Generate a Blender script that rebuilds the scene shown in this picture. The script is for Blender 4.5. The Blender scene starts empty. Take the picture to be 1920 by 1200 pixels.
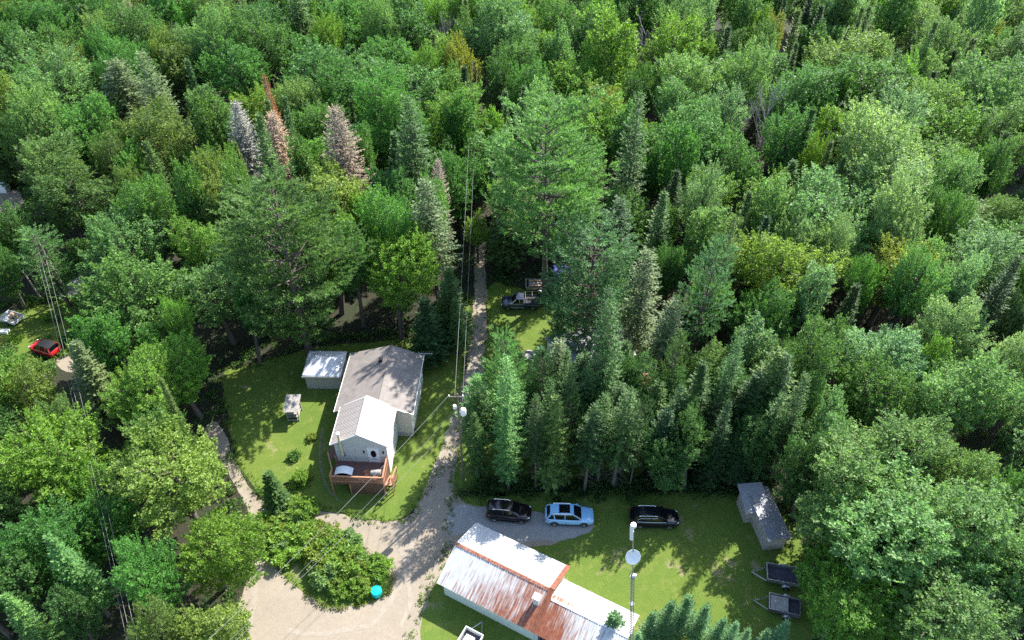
import bpy, bmesh, math, random
import numpy as np
from mathutils import Vector, Matrix, Quaternion, noise
from mathutils.geometry import tessellate_polygon

# ------------------------------------------------------------------ camera, sky, sun, exposure
SC = bpy.context.scene
COL = SC.collection
F, H0, PITCH = 1423.0, 66.0, math.radians(42)      # focal length in photo pixels, flying height, tilt
cam_d = bpy.data.cameras.new('camera')
cam = bpy.data.objects.new('camera', cam_d)
COL.objects.link(cam)
cam.location = (0, 0, H0)
cam.rotation_euler = (math.radians(90) - PITCH, 0, 0)
cam_d.sensor_width = 36
cam_d.lens = 36 * F / 1920
cam_d.clip_end = 3000
SC.camera = cam

SUN_AZ, SUN_EL = math.radians(41), math.radians(44)
SUNV = Vector((math.sin(SUN_AZ) * math.cos(SUN_EL), math.cos(SUN_AZ) * math.cos(SUN_EL), math.sin(SUN_EL)))
w = bpy.data.worlds.new('World')
SC.world = w
w.use_nodes = True
nt = w.node_tree
sky = nt.nodes.new('ShaderNodeTexSky')
sky.sky_type = 'NISHITA'
sky.sun_disc = False
sky.sun_elevation = SUN_EL
sky.sun_rotation = SUN_AZ
bg = nt.nodes['Background']
nt.links.new(sky.outputs[0], bg.inputs['Color'])
bg.inputs['Strength'].default_value = 0.15
sd = bpy.data.lights.new('sun', 'SUN')
sd.energy = 5.0
sd.angle = math.radians(0.5)
sd.color = (1.0, 0.95, 0.86)
sun = bpy.data.objects.new('sun', sd)
COL.objects.link(sun)
sun.rotation_euler = SUNV.to_track_quat('Z', 'Y').to_euler()
sun.location = (60, 60, 90)
vs = SC.view_settings
vs.view_transform = 'Standard'
vs.look = 'None'
vs.gamma = 1
vs.use_curve_mapping = False
vs.exposure = 1.36
cy = SC.cycles
cy.max_bounces = 6
cy.diffuse_bounces = 4
cy.glossy_bounces = 2
cy.transmission_bounces = 4
cy.transparent_max_bounces = 4
cy.caustics_reflective = False
cy.caustics_refractive = False
cy.use_denoising = False

R_ = np.random.default_rng(11)
rnd = random.Random(5)

# ------------------------------------------------------------------ helpers
CP, SP = math.cos(PITCH), math.sin(PITCH)


def at(px, py, z=0.0):
    """the point of the plane z that the photograph shows at px, py"""
    dx, dy = (px - 960) / F, (600 - py) / F
    d = (dx, CP + SP * dy, -SP + CP * dy)
    t = (z - H0) / d[2]
    return Vector((d[0] * t, d[1] * t, z))


def depth(x, y, z):
    return y * CP - (z - H0) * SP


def px_of(x, y, z):
    c = depth(x, y, z)
    return 960 + F * x / c, 600 - F * (y * SP + (z - H0) * CP) / c


def tag(o, label=None, cat=None, group=None, kind=None):
    if label: o['label'] = label
    if cat: o['category'] = cat
    if group: o['group'] = group
    if kind: o['kind'] = kind
    return o


def empty(name, loc, rz=0.0):
    o = bpy.data.objects.new(name, None)
    o.empty_display_size = 0.3
    COL.objects.link(o)
    o.location = loc
    o.rotation_euler = (0, 0, rz)
    return o


def thing(name, label, cat, loc, rz=0.0, group=None):
    return tag(empty(name, loc, rz), label, cat, group)


def link(name, me, parent=None, mat=None):
    o = bpy.data.objects.new(name, me)
    COL.objects.link(o)
    if parent: o.parent = parent
    if mat and not me.materials: me.materials.append(mat)
    return o


class MB:
    """collects simple shapes into one mesh"""

    def __init__(self):
        self.v, self.f = [], []

    def add(self, vs, fs):
        n = len(self.v)
        self.v += [tuple(p) for p in vs]
        self.f += [tuple(i + n for i in f) for f in fs]
        return self

    def box(self, x0, x1, y0, y1, z0, z1, m=None):
        p = [(x0, y0, z0), (x1, y0, z0), (x1, y1, z0), (x0, y1, z0), (x0, y0, z1), (x1, y0, z1), (x1, y1, z1), (x0, y1, z1)]
        if m is not None: p = [m @ Vector(q) for q in p]
        return self.add(p, [(3, 2, 1, 0), (4, 5, 6, 7), (0, 1, 5, 4), (1, 2, 6, 5), (2, 3, 7, 6), (3, 0, 4, 7)])

    def tube(self, pts, r, n=6, r2=None, cap=True):
        pts = [Vector(p) for p in pts]
        rings = []
        for i, p in enumerate(pts):
            d = (pts[min(i + 1, len(pts) - 1)] - pts[max(i - 1, 0)]).normalized()
            a = d.orthogonal().normalized() if abs(d.z) > .9 else d.cross(Vector((0, 0, 1))).normalized()
            b = d.cross(a)
            t = i / max(1, len(pts) - 1)
            rr = r if r2 is None else r + (r2 - r) * t
            rings.append([p + (a * math.cos(k * 2 * math.pi / n) + b * math.sin(k * 2 * math.pi / n)) * rr for k in range(n)])
        vs = [q for g in rings for q in g]
        fs = []
        for i in range(len(rings) - 1):
            for k in range(n):
                k2 = (k + 1) % n
                fs.append((i * n + k, i * n + k2, (i + 1) * n + k2, (i + 1) * n + k))
        if cap:
            fs.append(tuple(range(n - 1, -1, -1)))
            fs.append(tuple((len(rings) - 1) * n + k for k in range(n)))
        return self.add(vs, fs)

    def slab(self, quad, th):
        """a plate of the thickness th under a quad (list of 3 or 4 points)"""
        q = [Vector(p) for p in quad]
        nrm = (q[1] - q[0]).cross(q[-1] - q[0]).normalized()
        lo = [p - nrm * th for p in q]
        n = len(q)
        fs = [tuple(range(n)), tuple(range(2 * n - 1, n - 1, -1))] + [(i, i + n, (i + 1) % n + n, (i + 1) % n) for i in range(n)]
        return self.add(q + lo, fs)

    def lathe(self, prof, n=16, c=(0, 0, 0), m=None):
        vs = []
        for r, z in prof:
            for k in range(n):
                a = k * 2 * math.pi / n
                vs.append(Vector((r * math.cos(a), r * math.sin(a), z)))
        if m is not None: vs = [m @ p for p in vs]
        vs = [p + Vector(c) for p in vs]
        fs = []
        for i in range(len(prof) - 1):
            for k in range(n):
                k2 = (k + 1) % n
                fs.append((i * n + k, i * n + k2, (i + 1) * n + k2, (i + 1) * n + k))
        fs.append(tuple(range(n - 1, -1, -1)))
        fs.append(tuple((len(prof) - 1) * n + k for k in range(n)))
        return self.add(vs, fs)

    def build(self, name, mat, parent=None, smooth=False, bevel=0.0):
        me = bpy.data.meshes.new(name)
        me.from_pydata(self.v, [], self.f)
        if bevel:
            bm = bmesh.new(); bm.from_mesh(me)
            bmesh.ops.bevel(bm, geom=bm.edges[:], offset=bevel, segments=2, affect='EDGES', profile=.5)
            bm.to_mesh(me); bm.free()
        me.update()
        if smooth:
            me.shade_smooth()
            me.set_sharp_from_angle(angle=math.radians(smooth if smooth is not True else 38))
        return link(name, me, parent, mat)


# ------------------------------------------------------------------ materials
def new_mat(name):
    m = bpy.data.materials.new(name)
    m.use_nodes = True
    return m, m.node_tree, m.node_tree.nodes['Principled BSDF']


def N(t, kind, **kw):
    n = t.nodes.new(kind)
    for k, v in kw.items(): setattr(n, k, v)
    return n


def noise_tex(t, scale, detail=6, rough=.6, coord='Object', stretch=None, obj=None):
    tc = N(t, 'ShaderNodeTexCoord')
    if obj: tc.object = obj
    src = tc.outputs[coord]
    if stretch:
        mp = N(t, 'ShaderNodeMapping')
        mp.inputs['Scale'].default_value = stretch
        t.links.new(src, mp.inputs['Vector'])
        src = mp.outputs[0]
    n = N(t, 'ShaderNodeTexNoise')
    n.inputs['Scale'].default_value = scale
    n.inputs['Detail'].default_value = detail
    n.inputs['Roughness'].default_value = rough
    t.links.new(src, n.inputs['Vector'])
    return n.outputs['Fac']


def ramp(t, src, stops):
    r = N(t, 'ShaderNodeValToRGB')
    e = r.color_ramp.elements
    while len(e) < len(stops): e.new(.5)
    for el, (p, c) in zip(e, stops):
        el.position = p
        el.color = (*c, 1) if len(c) == 3 else c
    t.links.new(src, r.inputs[0])
    return r.outputs[0]


def mix(t, fac, a, b, mode='MIX'):
    n = N(t, 'ShaderNodeMix', data_type='RGBA', blend_type=mode)
    for inp, v in ((n.inputs[0], fac), (n.inputs[6], a), (n.inputs[7], b)):
        if isinstance(v, (int, float)): inp.default_value = v
        elif isinstance(v, tuple): inp.default_value = (*v, 1)
        else: t.links.new(v, inp)
    return n.outputs[2]


def math_(t, op, a, b=0.0):
    n = N(t, 'ShaderNodeMath', operation=op)
    for i, v in enumerate((a, b)):
        if isinstance(v, (int, float)): n.inputs[i].default_value = v
        else: t.links.new(v, n.inputs[i])
    return n.outputs[0]


def bump(t, bsdf, src, strength, dist=.05):
    b = N(t, 'ShaderNodeBump')
    b.inputs['Strength'].default_value = strength
    b.inputs['Distance'].default_value = dist
    t.links.new(src, b.inputs['Height'])
    t.links.new(b.outputs[0], bsdf.inputs['Normal'])


def simple(name, col, rough=.6, var=.18, scale=3.0, metal=0.0, bmp=0.0, spec=.5, stretch=None):
    m, t, b = new_mat(name)
    n = noise_tex(t, scale, stretch=stretch)
    c = ramp(t, n, [(.3, tuple(x * (1 - var) for x in col)), (.7, tuple(min(1, x * (1 + var)) for x in col))])
    t.links.new(c, b.inputs['Base Color'])
    b.inputs['Roughness'].default_value = rough
    b.inputs['Metallic'].default_value = metal
    b.inputs['Specular IOR Level'].default_value = spec
    if bmp: bump(t, b, n, bmp)
    return m


M = {}
for k, a in dict(
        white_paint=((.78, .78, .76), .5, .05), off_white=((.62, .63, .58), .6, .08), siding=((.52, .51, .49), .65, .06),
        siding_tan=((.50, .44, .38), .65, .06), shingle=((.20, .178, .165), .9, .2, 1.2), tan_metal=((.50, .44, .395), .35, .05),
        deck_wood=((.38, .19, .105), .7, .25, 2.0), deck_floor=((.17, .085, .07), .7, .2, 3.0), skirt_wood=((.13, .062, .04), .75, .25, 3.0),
        grey_wood=((.30, .28, .26), .85, .3, 2.5), dark=((.012, .012, .014), .5, .2), black_glass=((.006, .007, .009), .06, .1),
        trod=((.13, .15, .075), .95, .3, 3.0), rubber=((.02, .02, .021), .8, .2), rim=((.55, .56, .58), .3, .1), chrome=((.75, .76, .78), .2, .05), black_paint=((.006, .006, .012), .12, .1),
        maroon_black=((.012, .006, .010), .12, .1), white_car_sky_tint=((.27, .53, .80), .18, .02), light_blue=((.36, .56, .76), .3, .02), red_paint=((.50, .015, .02), .2, .1),  # blue sky reflection on the white SUV is put into its paint colour
        navy_paint=((.02, .028, .06), .2, .1), lamp_glass=((.75, .78, .8), .15, .05), tail_red=((.35, .01, .01), .2, .1),
        canvas=((.36, .34, .31), .8, .12), tarp=((.62, .63, .66), .38, .08), galv=((.42, .43, .44), .4, .15), bark=((.10, .085, .07), .9, .35, 4.0),
        pole_wood=((.12, .095, .075), .85, .2, 3.0), wire=((.22, .22, .22), .6, .05), cyan=((.0, .55, .50), .35, .05), blue_plastic=((.015, .06, .42), .4, .1),
        blue_box=((.03, .03, .26), .5, .15), stone=((.33, .31, .29), .9, .3, 4.0), rust_plain=((.19, .066, .034), .8, .35, 3.0), brick_red=((.36, .17, .11), .85, .25, 3.0),
        red_plastic=((.55, .03, .03), .4, .1), brown_bag=((.33, .22, .14), .8, .25), cream=((.62, .54, .34), .55, .08), pale_green=((.55, .60, .54), .6, .08),
        dirty_white=((.62, .61, .58), .55, .15, 1.2), shed_roof=((.27, .275, .30), .6, .15, 2.0), bed_board=((.06, .055, .075), .75, .3, 3.0),
        grey_bark=((.28, .265, .255), .9, .25, 4.0), pale_bark=((.42, .40, .37), .85, .3, 3.0), pine_bark=((.10, .08, .066), .92, .3, 3.0)).items():
    M[k] = simple(k, *a)
for k in ('rim', 'chrome', 'galv'): M[k].node_tree.nodes['Principled BSDF'].inputs['Metallic'].default_value = .85
for k in ('black_paint', 'maroon_black', 'white_car_sky_tint', 'red_paint', 'navy_paint'):
    M[k].node_tree.nodes['Principled BSDF'].inputs['Coat Weight'].default_value = .6

# ground materials
m, t, b = new_mat('forest_floor')
n1 = noise_tex(t, .35, 8); n2 = noise_tex(t, 3.5, 6)
c = mix(t, n2, ramp(t, n1, [(.35, (.045, .035, .02)), (.65, (.03, .05, .015))]), (.10, .08, .05), 'OVERLAY')
t.links.new(c, b.inputs['Base Color']); b.inputs['Roughness'].default_value = .95
bump(t, b, n2, .8, .2); M['floor'] = m


def lawn_mat(name, worn):
    m, t, b = new_mat(name)
    n1 = noise_tex(t, .16, 5, .6); n2 = noise_tex(t, 1.1, 8, .7); n3 = noise_tex(t, 9, 4, .7)
    c = ramp(t, n1, [(.30, (.05, .115, .012)), (.5, (.085, .155, .016)), (.68, (.14, .175, .026))])
    c = mix(t, .55, c, ramp(t, n2, [(.3, (.035, .088, .008)), (.7, (.14, .18, .03))]))
    c = mix(t, .45, c, ramp(t, n3, [(.3, (.025, .075, .01)), (.7, (.19, .23, .05))]))
    dry = ramp(t, noise_tex(t, .7, 7, .7), [(.54, (0, 0, 0)), (.70, (.55,) * 3)])
    c = mix(t, dry, c, (.21, .20, .06))
    wmask = ramp(t, noise_tex(t, .33, 7, .65), [(.62 - worn, (0, 0, 0)), (.72 - worn * .8, (1, 1, 1))])
    c = mix(t, wmask, c, mix(t, n2, (.16, .14, .06), (.36, .29, .19)))
    t.links.new(c, b.inputs['Base Color']); b.inputs['Roughness'].default_value = .9
    b.inputs['Specular IOR Level'].default_value = .2
    bump(t, b, n3, .7, .08)
    return m


M['lawn'] = lawn_mat('lawn_grass', .0)
M['lawn_worn'] = lawn_mat('worn_grass', .035)
m, t, b = new_mat('gravel')
n1 = noise_tex(t, .22, 6, .6); n2 = noise_tex(t, 2.2, 8, .72); n3 = noise_tex(t, 14, 3, .7)
c = ramp(t, n1, [(.3, (.205, .168, .124)), (.55, (.28, .232, .170)), (.75, (.335, .28, .205))])
c = mix(t, .5, c, ramp(t, n2, [(.28, (.165, .138, .11)), (.55, (.262, .222, .175)), (.8, (.36, .31, .245))]))
c = mix(t, .3, c, ramp(t, n3, [(.3, (.13, .112, .094)), (.7, (.40, .35, .285))]))
g = ramp(t, noise_tex(t, .5, 8, .7), [(.64, (0, 0, 0)), (.74, (.7, .7, .7))])
c = mix(t, g, c, (.15, .17, .06))
t.links.new(c, b.inputs['Base Color']); b.inputs['Roughness'].default_value = .95
b.inputs['Specular IOR Level'].default_value = .15
bump(t, b, n3, .6, .05); M['gravel'] = m
m, t, b = new_mat('packed_track')
n2 = noise_tex(t, 1.3, 8, .7); n3 = noise_tex(t, 12, 3, .7)
c = mix(t, .35, ramp(t, n2, [(.3, (.20, .168, .132)), (.55, (.275, .235, .185)), (.75, (.33, .285, .225))]), ramp(t, n3, [(.3, (.14, .12, .098)), (.7, (.38, .335, .275))]))
t.links.new(c, b.inputs['Base Color']); b.inputs['Roughness'].default_value = .95
bump(t, b, n3, .3, .03); M['track'] = m
m, t, b = new_mat('grey_gravel')
n2 = noise_tex(t, 1.6, 8, .72); n3 = noise_tex(t, 14, 3, .7)
c = mix(t, .4, ramp(t, n2, [(.3, (.20, .19, .18)), (.7, (.31, .30, .285))]), ramp(t, n3, [(.3, (.14, .14, .13)), (.7, (.42, .41, .39))]))
t.links.new(c, b.inputs['Base Color']); b.inputs['Roughness'].default_value = .95
bump(t, b, n3, .6, .05); M['grey_gravel'] = m


# foliage: the tint comes from each tree's own object colour, each leaf varies a little
def leaf_mat(name, trans, rough, vary, spec=.4):
    m, t, b = new_mat(name)
    oi = N(t, 'ShaderNodeObjectInfo')
    gi = N(t, 'ShaderNodeNewGeometry')
    v = ramp(t, gi.outputs['Random Per Island'], [(0, (1 - vary,) * 3), (.8, (1 + vary * .7,) * 3), (1, (1 + vary * 1.6, 1 + vary * 1.4, 1 + vary * .6))])
    c = mix(t, 1.0, oi.outputs['Color'], v, 'MULTIPLY')
    cl = noise_tex(t, .55, 3, .5)
    c = mix(t, 1.0, c, ramp(t, cl, [(.3, (.72, .76, .74)), (.7, (1.28, 1.22, 1.05))]), 'MULTIPLY')
    t.links.new(c, b.inputs['Base Color'])
    b.inputs['Roughness'].default_value = rough
    b.inputs['Specular IOR Level'].default_value = spec
    tr = N(t, 'ShaderNodeBsdfTranslucent')
    c2 = mix(t, 1.0, c, (1.1, 1.18, .68), 'MULTIPLY')
    t.links.new(c2, tr.inputs['Color'])
    mx = N(t, 'ShaderNodeMixShader')
    mx.inputs[0].default_value = trans
    out = [n for n in t.nodes if n.type == 'OUTPUT_MATERIAL'][0]
    t.links.new(b.outputs[0], mx.inputs[1]); t.links.new(tr.outputs[0], mx.inputs[2])
    t.links.new(mx.outputs[0], out.inputs['Surface'])
    return m


M['leaf'] = leaf_mat('broad_leaf', .5, .5, .36, .32)
M['needle'] = leaf_mat('conifer_needle', .4, .55, .30, .3)
M['twig'] = leaf_mat('dead_twig', .1, .8, .35, .2)


# ------------------------------------------------------------------ ground sheets
def rough_outline(pts, amp, seed, step=.5):
    out = []
    n = len(pts)
    for i in range(n):
        a, b2 = Vector(pts[i]), Vector(pts[(i + 1) % n])
        k = max(1, int((b2 - a).length / step))
        for j in range(k):
            p = a.lerp(b2, j / k)
            q = Vector((p.x * .35 + seed, p.y * .35, 0)); q2 = Vector((p.x * 1.5 + seed, p.y * 1.5, 3))
            out.append(Vector((p.x + amp * (noise.noise(q) + .5 * noise.noise(q2)), p.y + amp * (noise.noise(q + Vector((0, 0, 9))) + .5 * noise.noise(q2 + Vector((0, 0, 9)))), 0)))
    return out


def smooth_poly(pts, k=2):
    pts = [Vector((p[0], p[1], 0)) for p in pts]
    for _ in range(k):
        q = []
        for i in range(len(pts)):
            a, b2 = pts[i], pts[(i + 1) % len(pts)]
            q += [a.lerp(b2, .25), a.lerp(b2, .75)]
        pts = q
    return pts


def sheet(name, pts, z, mat, amp=.35, seed=0.0, k=2):
    o = rough_outline(smooth_poly(pts, k), amp, seed)
    tris = tessellate_polygon([o])
    me = bpy.data.meshes.new(name)
    me.from_pydata([(p.x, p.y, z) for p in o], [], [tuple(x) for x in tris])
    bm = bmesh.new(); bm.from_mesh(me)
    bmesh.ops.recalc_face_normals(bm, faces=bm.faces)
    if bm.faces and sum(f.normal.z for f in bm.faces) < 0: bmesh.ops.reverse_faces(bm, faces=bm.faces)
    bm.to_mesh(me); bm.free()
    return tag(link(name, me, None, mat), kind='structure')


def W(*ps): return [tuple(at(*p))[:2] for p in ps]


g_ = MB()
nx, ny = 60, 60
for j in range(ny + 1):
    for i in range(nx + 1):
        g_.v.append((-900 + 1800 * i / nx, -500 + 2000 * j / ny, 0))
for j in range(ny):
    for i in range(nx):
        a = j * (nx + 1) + i
        g_.f.append((a, a + 1, a + nx + 2, a + nx + 1))
tag(g_.build('ground', M['floor']), kind='structure')

LAWN_L = W((410, 690), (425, 780), (440, 850), (462, 895), (500, 942), (560, 948), (640, 963), (700, 974), (765, 976), (800, 920), (838, 850), (858, 770), (870, 700), (886, 610), (880, 560), (850, 575), (810, 630), (700, 640), (560, 655), (470, 690))
LAWN_P = W((915, 520), (980, 545), (1060, 560), (1180, 590), (1290, 620), (1310, 720), (1260, 820), (1200, 900), (1000, 925), (860, 930), (846, 900), (872, 800), (903, 690), (912, 600))
LAWN_R = W((846, 935), (905, 925), (1100, 922), (1300, 922), (1440, 935), (1500, 1000), (1530, 1110), (1540, 1230), (1200, 1300), (770, 1290), (775, 1180), (800, 1110), (840, 1030))
LAWN_F = W((-60, 600), (10, 585), (60, 580), (128, 552), (150, 580), (130, 620), (118, 668), (60, 668), (0, 690), (-70, 680))
DRIVE = W((892, 400), (915, 400), (910, 480), (913, 560), (912, 640), (905, 700), (893, 750), (872, 800), (856, 860), (850, 900), (862, 940), (905, 955), (985, 958), (1060, 975), (1100, 1000), (1010, 1030), (880, 1010), (842, 1045), (812, 1105), (786, 1165), (796, 1240), (800, 1330), (430, 1330), (440, 1200), (450, 1120), (470, 1060), (478, 1010), (470, 965), (436, 900), (400, 850), (378, 815), (396, 790), (415, 790), (432, 850), (458, 900), (497, 948), (550, 950), (640, 966), (700, 978), (768, 976), (797, 920), (825, 860), (845, 800), (862, 750), (872, 700), (884, 620), (889, 540))
SPUR = W((862, 940), (905, 952), (985, 955), (1060, 968), (1130, 985), (1060, 1012), (960, 1018), (880, 1000), (845, 1010), (835, 975))
ISLE = W((500, 985), (545, 960), (600, 985), (650, 1010), (700, 1045), (738, 1085), (728, 1112), (690, 1130), (640, 1142), (600, 1135), (550, 1095), (505, 1040), (488, 1005))
ROADF = W((256, 432), (250, 450), (245, 485), (190, 530), (135, 556), (110, 560), (105, 548), (165, 505), (200, 455), (212, 432))
PADF = W((-60, 395), (-30, 360), (35, 352), (48, 385), (20, 400), (-20, 420))
sheet('lawn', LAWN_L, .004, M['lawn'], .35, 1)
sheet('lawn', LAWN_P, .004, M['lawn'], .5, 2)
sheet('lawn', LAWN_R, .004, M['lawn_worn'], .4, 3)
sheet('lawn', LAWN_F, .004, M['lawn'], .6, 4)
sheet('driveway', DRIVE, .010, M['gravel'], .28, 5, 1)
sheet('parking_area', SPUR, .015, M['grey_gravel'], .45, 6)
sheet('grassy_island', ISLE, .016, M['lawn_worn'], .4, 7)
sheet('dirt_road', ROADF, .006, M['grey_gravel'], .4, 8)
sheet('gravel_pad', PADF, .006, M['gravel'], .4, 9)
sheet('gravel_pad', W((82, 655), (112, 650), (150, 690), (120, 700)), .010, M['gravel'], .4, 10)
for nm_, line, hw_ in (('tyre_track', ((903, 560), (896, 640), (884, 720), (858, 800), (830, 880), (800, 960), (770, 1030), (745, 1110), (700, 1170), (600, 1190), (520, 1180)), .26),
                      ('tyre_track', ((897, 560), (888, 640), (873, 720), (846, 800), (816, 880), (780, 960), (740, 1010), (765, 1070), (770, 1130), (740, 1200)), .24),
                      ('tyre_track', ((470, 1180), (480, 1100), (486, 1020), (470, 950), (440, 890)), .22)):
    ln_ = [at(*p) for p in line]
    ln_ = [Vector(v) for v in ln_]
    dense = []
    for a_, b__ in zip(ln_, ln_[1:]): dense += [a_.lerp(b__, k_ / 4) for k_ in range(4)]
    nr_ = []
    for i_, q_ in enumerate(dense):
        d_ = (dense[min(i_ + 2, len(dense) - 1)] - dense[max(i_ - 2, 0)]).normalized()
        nr_.append(Vector((-d_.y, d_.x, 0)))
    sheet(nm_, [(q_ + n_ * hw_)[:2] for q_, n_ in zip(dense, nr_)] + [(q_ - n_ * hw_)[:2] for q_, n_ in reversed(list(zip(dense, nr_)))], .014 + .004 * (len(bpy.data.objects) % 3), M['track'], .3, 30, 1)
# worn foot track round the house
trk = [at(*p) for p in ((606, 800), (598, 850), (604, 890), (615, 920), (640, 945))]
sheet('foot_path', [(p.x - .16, p.y) for p in trk] + [(p.x + .16, p.y) for p in reversed(trk)], .009, M['trod'], .2, 12)


def inside(x, y, poly):
    r = False
    n = len(poly)
    for i in range(n):
        x1, y1 = poly[i][:2]; x2, y2 = poly[(i + 1) % n][:2]
        if (y1 > y) != (y2 > y) and x < (x2 - x1) * (y - y1) / (y2 - y1) + x1: r = not r
    return r


# ------------------------------------------------------------------ house
hz = math.radians(-2.5)
house = thing('house', 'pale one-storey house with grey gable roof, metal-roofed front wing and raised wooden deck', 'house', (-19.1, 54.0, 0), hz)
HL, HW, EZ, RZ, RU = 9.0, 8.5, 4.1, 5.6, 4.9
ov = .35
b_ = MB()
poly = [(ov, EZ - .22), (HW - ov, EZ - .22), (HW - ov, EZ + .02), (RU, RZ - .18), (ov, EZ + .02)]
pf = [(u, ov, 0.0 if False else z) for u, z in poly]
base0, base1 = (ov, ov, 0), (HW - ov, ov, 0)
vsx = []
for vv in (ov + .05, HL - ov):
    vsx += [(ov, vv, 0), (HW - ov, vv, 0), (HW - ov, vv, EZ - .08), (RU, vv, RZ - .14), (ov, vv, EZ - .08)]
b_.add(vsx, [(0, 1, 2, 3, 4), (9, 8, 7, 6, 5), (0, 5, 6, 1), (1, 6, 7, 2), (4, 9, 5, 0), (2, 7, 8, 3), (3, 8, 9, 4)])
b_.build('wall', M['siding_tan'], house)
fnd = MB().box(ov - .04, HW - ov + .04, ov, HL - ov + .04, 0, .55)
fnd.build('foundation', M['stone'], house)
# side wall cladding strips: real lap boards on the sunny side
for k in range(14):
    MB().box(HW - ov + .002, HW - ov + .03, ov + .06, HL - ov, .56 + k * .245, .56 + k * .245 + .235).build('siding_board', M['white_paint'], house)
MB().slab([(-.02, 0, EZ), (RU, 0, RZ), (RU, HL, RZ), (-.02, HL, EZ)], .12).build('roof', M['shingle'], house)
rr = MB().slab([(RU + .002, 0, RZ), (HW, 0, EZ), (HW, HL, EZ), (RU + .002, HL, RZ)], .12).build('roof', M['shingle'], house)
MB().tube([(RU, -.01, RZ + .0), (RU, HL + .01, RZ + .0)], .06, 6).build('ridge_cap', M['shingle'], rr)
MB().box(-.08, -.025, -.02, HL + .02, EZ - .17, EZ + .02).build('fascia', M['white_paint'], house)
MB().box(HW + .005, HW + .06, -.02, HL + .02, EZ - .17, EZ + .02).build('fascia', M['white_paint'], house)
f_ = MB()
f_.slab([(-.02, -.012, EZ + .01), (-.02, -.012, EZ - .16), (RU, -.012, RZ - .16), (RU, -.012, RZ + .01)], .03)
f_.slab([(RU, -.012, RZ + .01), (RU, -.012, RZ - .16), (HW, -.012, EZ - .16), (HW, -.012, EZ + .01)], .03)
f_.build('gable_trim', M['galv'], house)
vt = MB().box(RU - 1.05, RU - .65, HL - 2.6, HL - 2.2, RZ - .35, RZ + .12)
vt.build('roof_vent', M['dark'], house)
# weather mast on the roof edge
an = MB()
ax, ay = HW - .35, HL - 1.0
an.tube([(ax, ay, EZ), (ax, ay, EZ + 1.5)], .04, 6)
an.tube([(ax, ay, EZ + 1.3), (ax + 1.6, ay, EZ + 1.3)], .03, 5)
an.build('antenna_mast', M['galv'], house)
an = MB()
for k in range(6): an.tube([(ax + .25 + k * .24, ay - .35, EZ + 1.3), (ax + .25 + k * .24, ay + .35, EZ + 1.3)], .015, 4)
an.build('antenna_element', M['galv'], house)
# front wing (own local frame of the house: v is negative towards the camera)
AX0, AX1, AV0, AV1, AE, AR = .80, 6.75, -5.1, .02, 4.9, 6.65
amid = (AX0 + AX1) / 2
o2 = .3
wv0 = AV0 + .3
b_ = MB()
vsx = []
for vv in (wv0, ov + .02):
    vsx += [(AX0 + o2, vv, 0), (AX1 - o2, vv, 0), (AX1 - o2, vv, AE - .02), (amid, vv, AR - .14), (AX0 + o2, vv, AE - .02)]
b_.add(vsx, [(0, 1, 2, 3, 4), (9, 8, 7, 6, 5), (0, 5, 6, 1), (1, 6, 7, 2), (4, 9, 5, 0), (2, 7, 8, 3), (3, 8, 9, 4)])
b_.build('wing_wall', M['siding'], house)
# lap boards on the wing front, one by one, cut to the gable
DZ = 1.95
for k in range(16):
    z0 = DZ + .01 + k * .29
    z1 = z0 + .275
    zc = z1
    hwid = (AX1 - AX0) / 2 - o2
    if zc > AE: hwid *= max(0, (AR - .2 - zc) / (AR - AE))
    if hwid > .15: MB().box(amid - hwid, amid + hwid, wv0 - .022, wv0 - .002, z0, z1).build('siding_board', M['siding'], house)
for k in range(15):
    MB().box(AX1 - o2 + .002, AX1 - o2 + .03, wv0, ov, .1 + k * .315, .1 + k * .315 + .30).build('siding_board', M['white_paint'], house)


def ribbed(u0, u1, z0, z1, v0, v1, n, th, flip=False, rib=.045):
    """a roof plate sloping over u with ribs running down the slope; returns MB"""
    mb_ = MB()
    q = [(u0, v0, z0), (u1, v0, z1), (u1, v1, z1), (u0, v1, z0)]
    mb_.slab(q if True else q, th)
    d = (v1 - v0) / n
    nn = Vector((-(z1 - z0), 0, u1 - u0)).normalized()
    if nn.z < 0: nn = -nn
    for k in range(n + 1):
        c_ = v0 + k * d
        c_ = min(max(c_, v0 + .03), v1 - .03)
        a, b2 = Vector((u0, c_, z0)), Vector((u1, c_, z1))
        p = [a + Vector((0, -.03, 0)), a + Vector((0, .03, 0)), b2 + Vector((0, .03, 0)), b2 + Vector((0, -.03, 0))]
        r0 = [x - nn * .002 for x in p]
        r1 = [x + nn * rib + Vector((0, s * .012, 0)) for x, s in zip(p, (1, -1, -1, 1))]
        mb_.add(r0 + r1, [(4, 5, 6, 7), (0, 1, 5, 4), (1, 2, 6, 5), (2, 3, 7, 6), (3, 0, 4, 7)])
    return mb_


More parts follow.
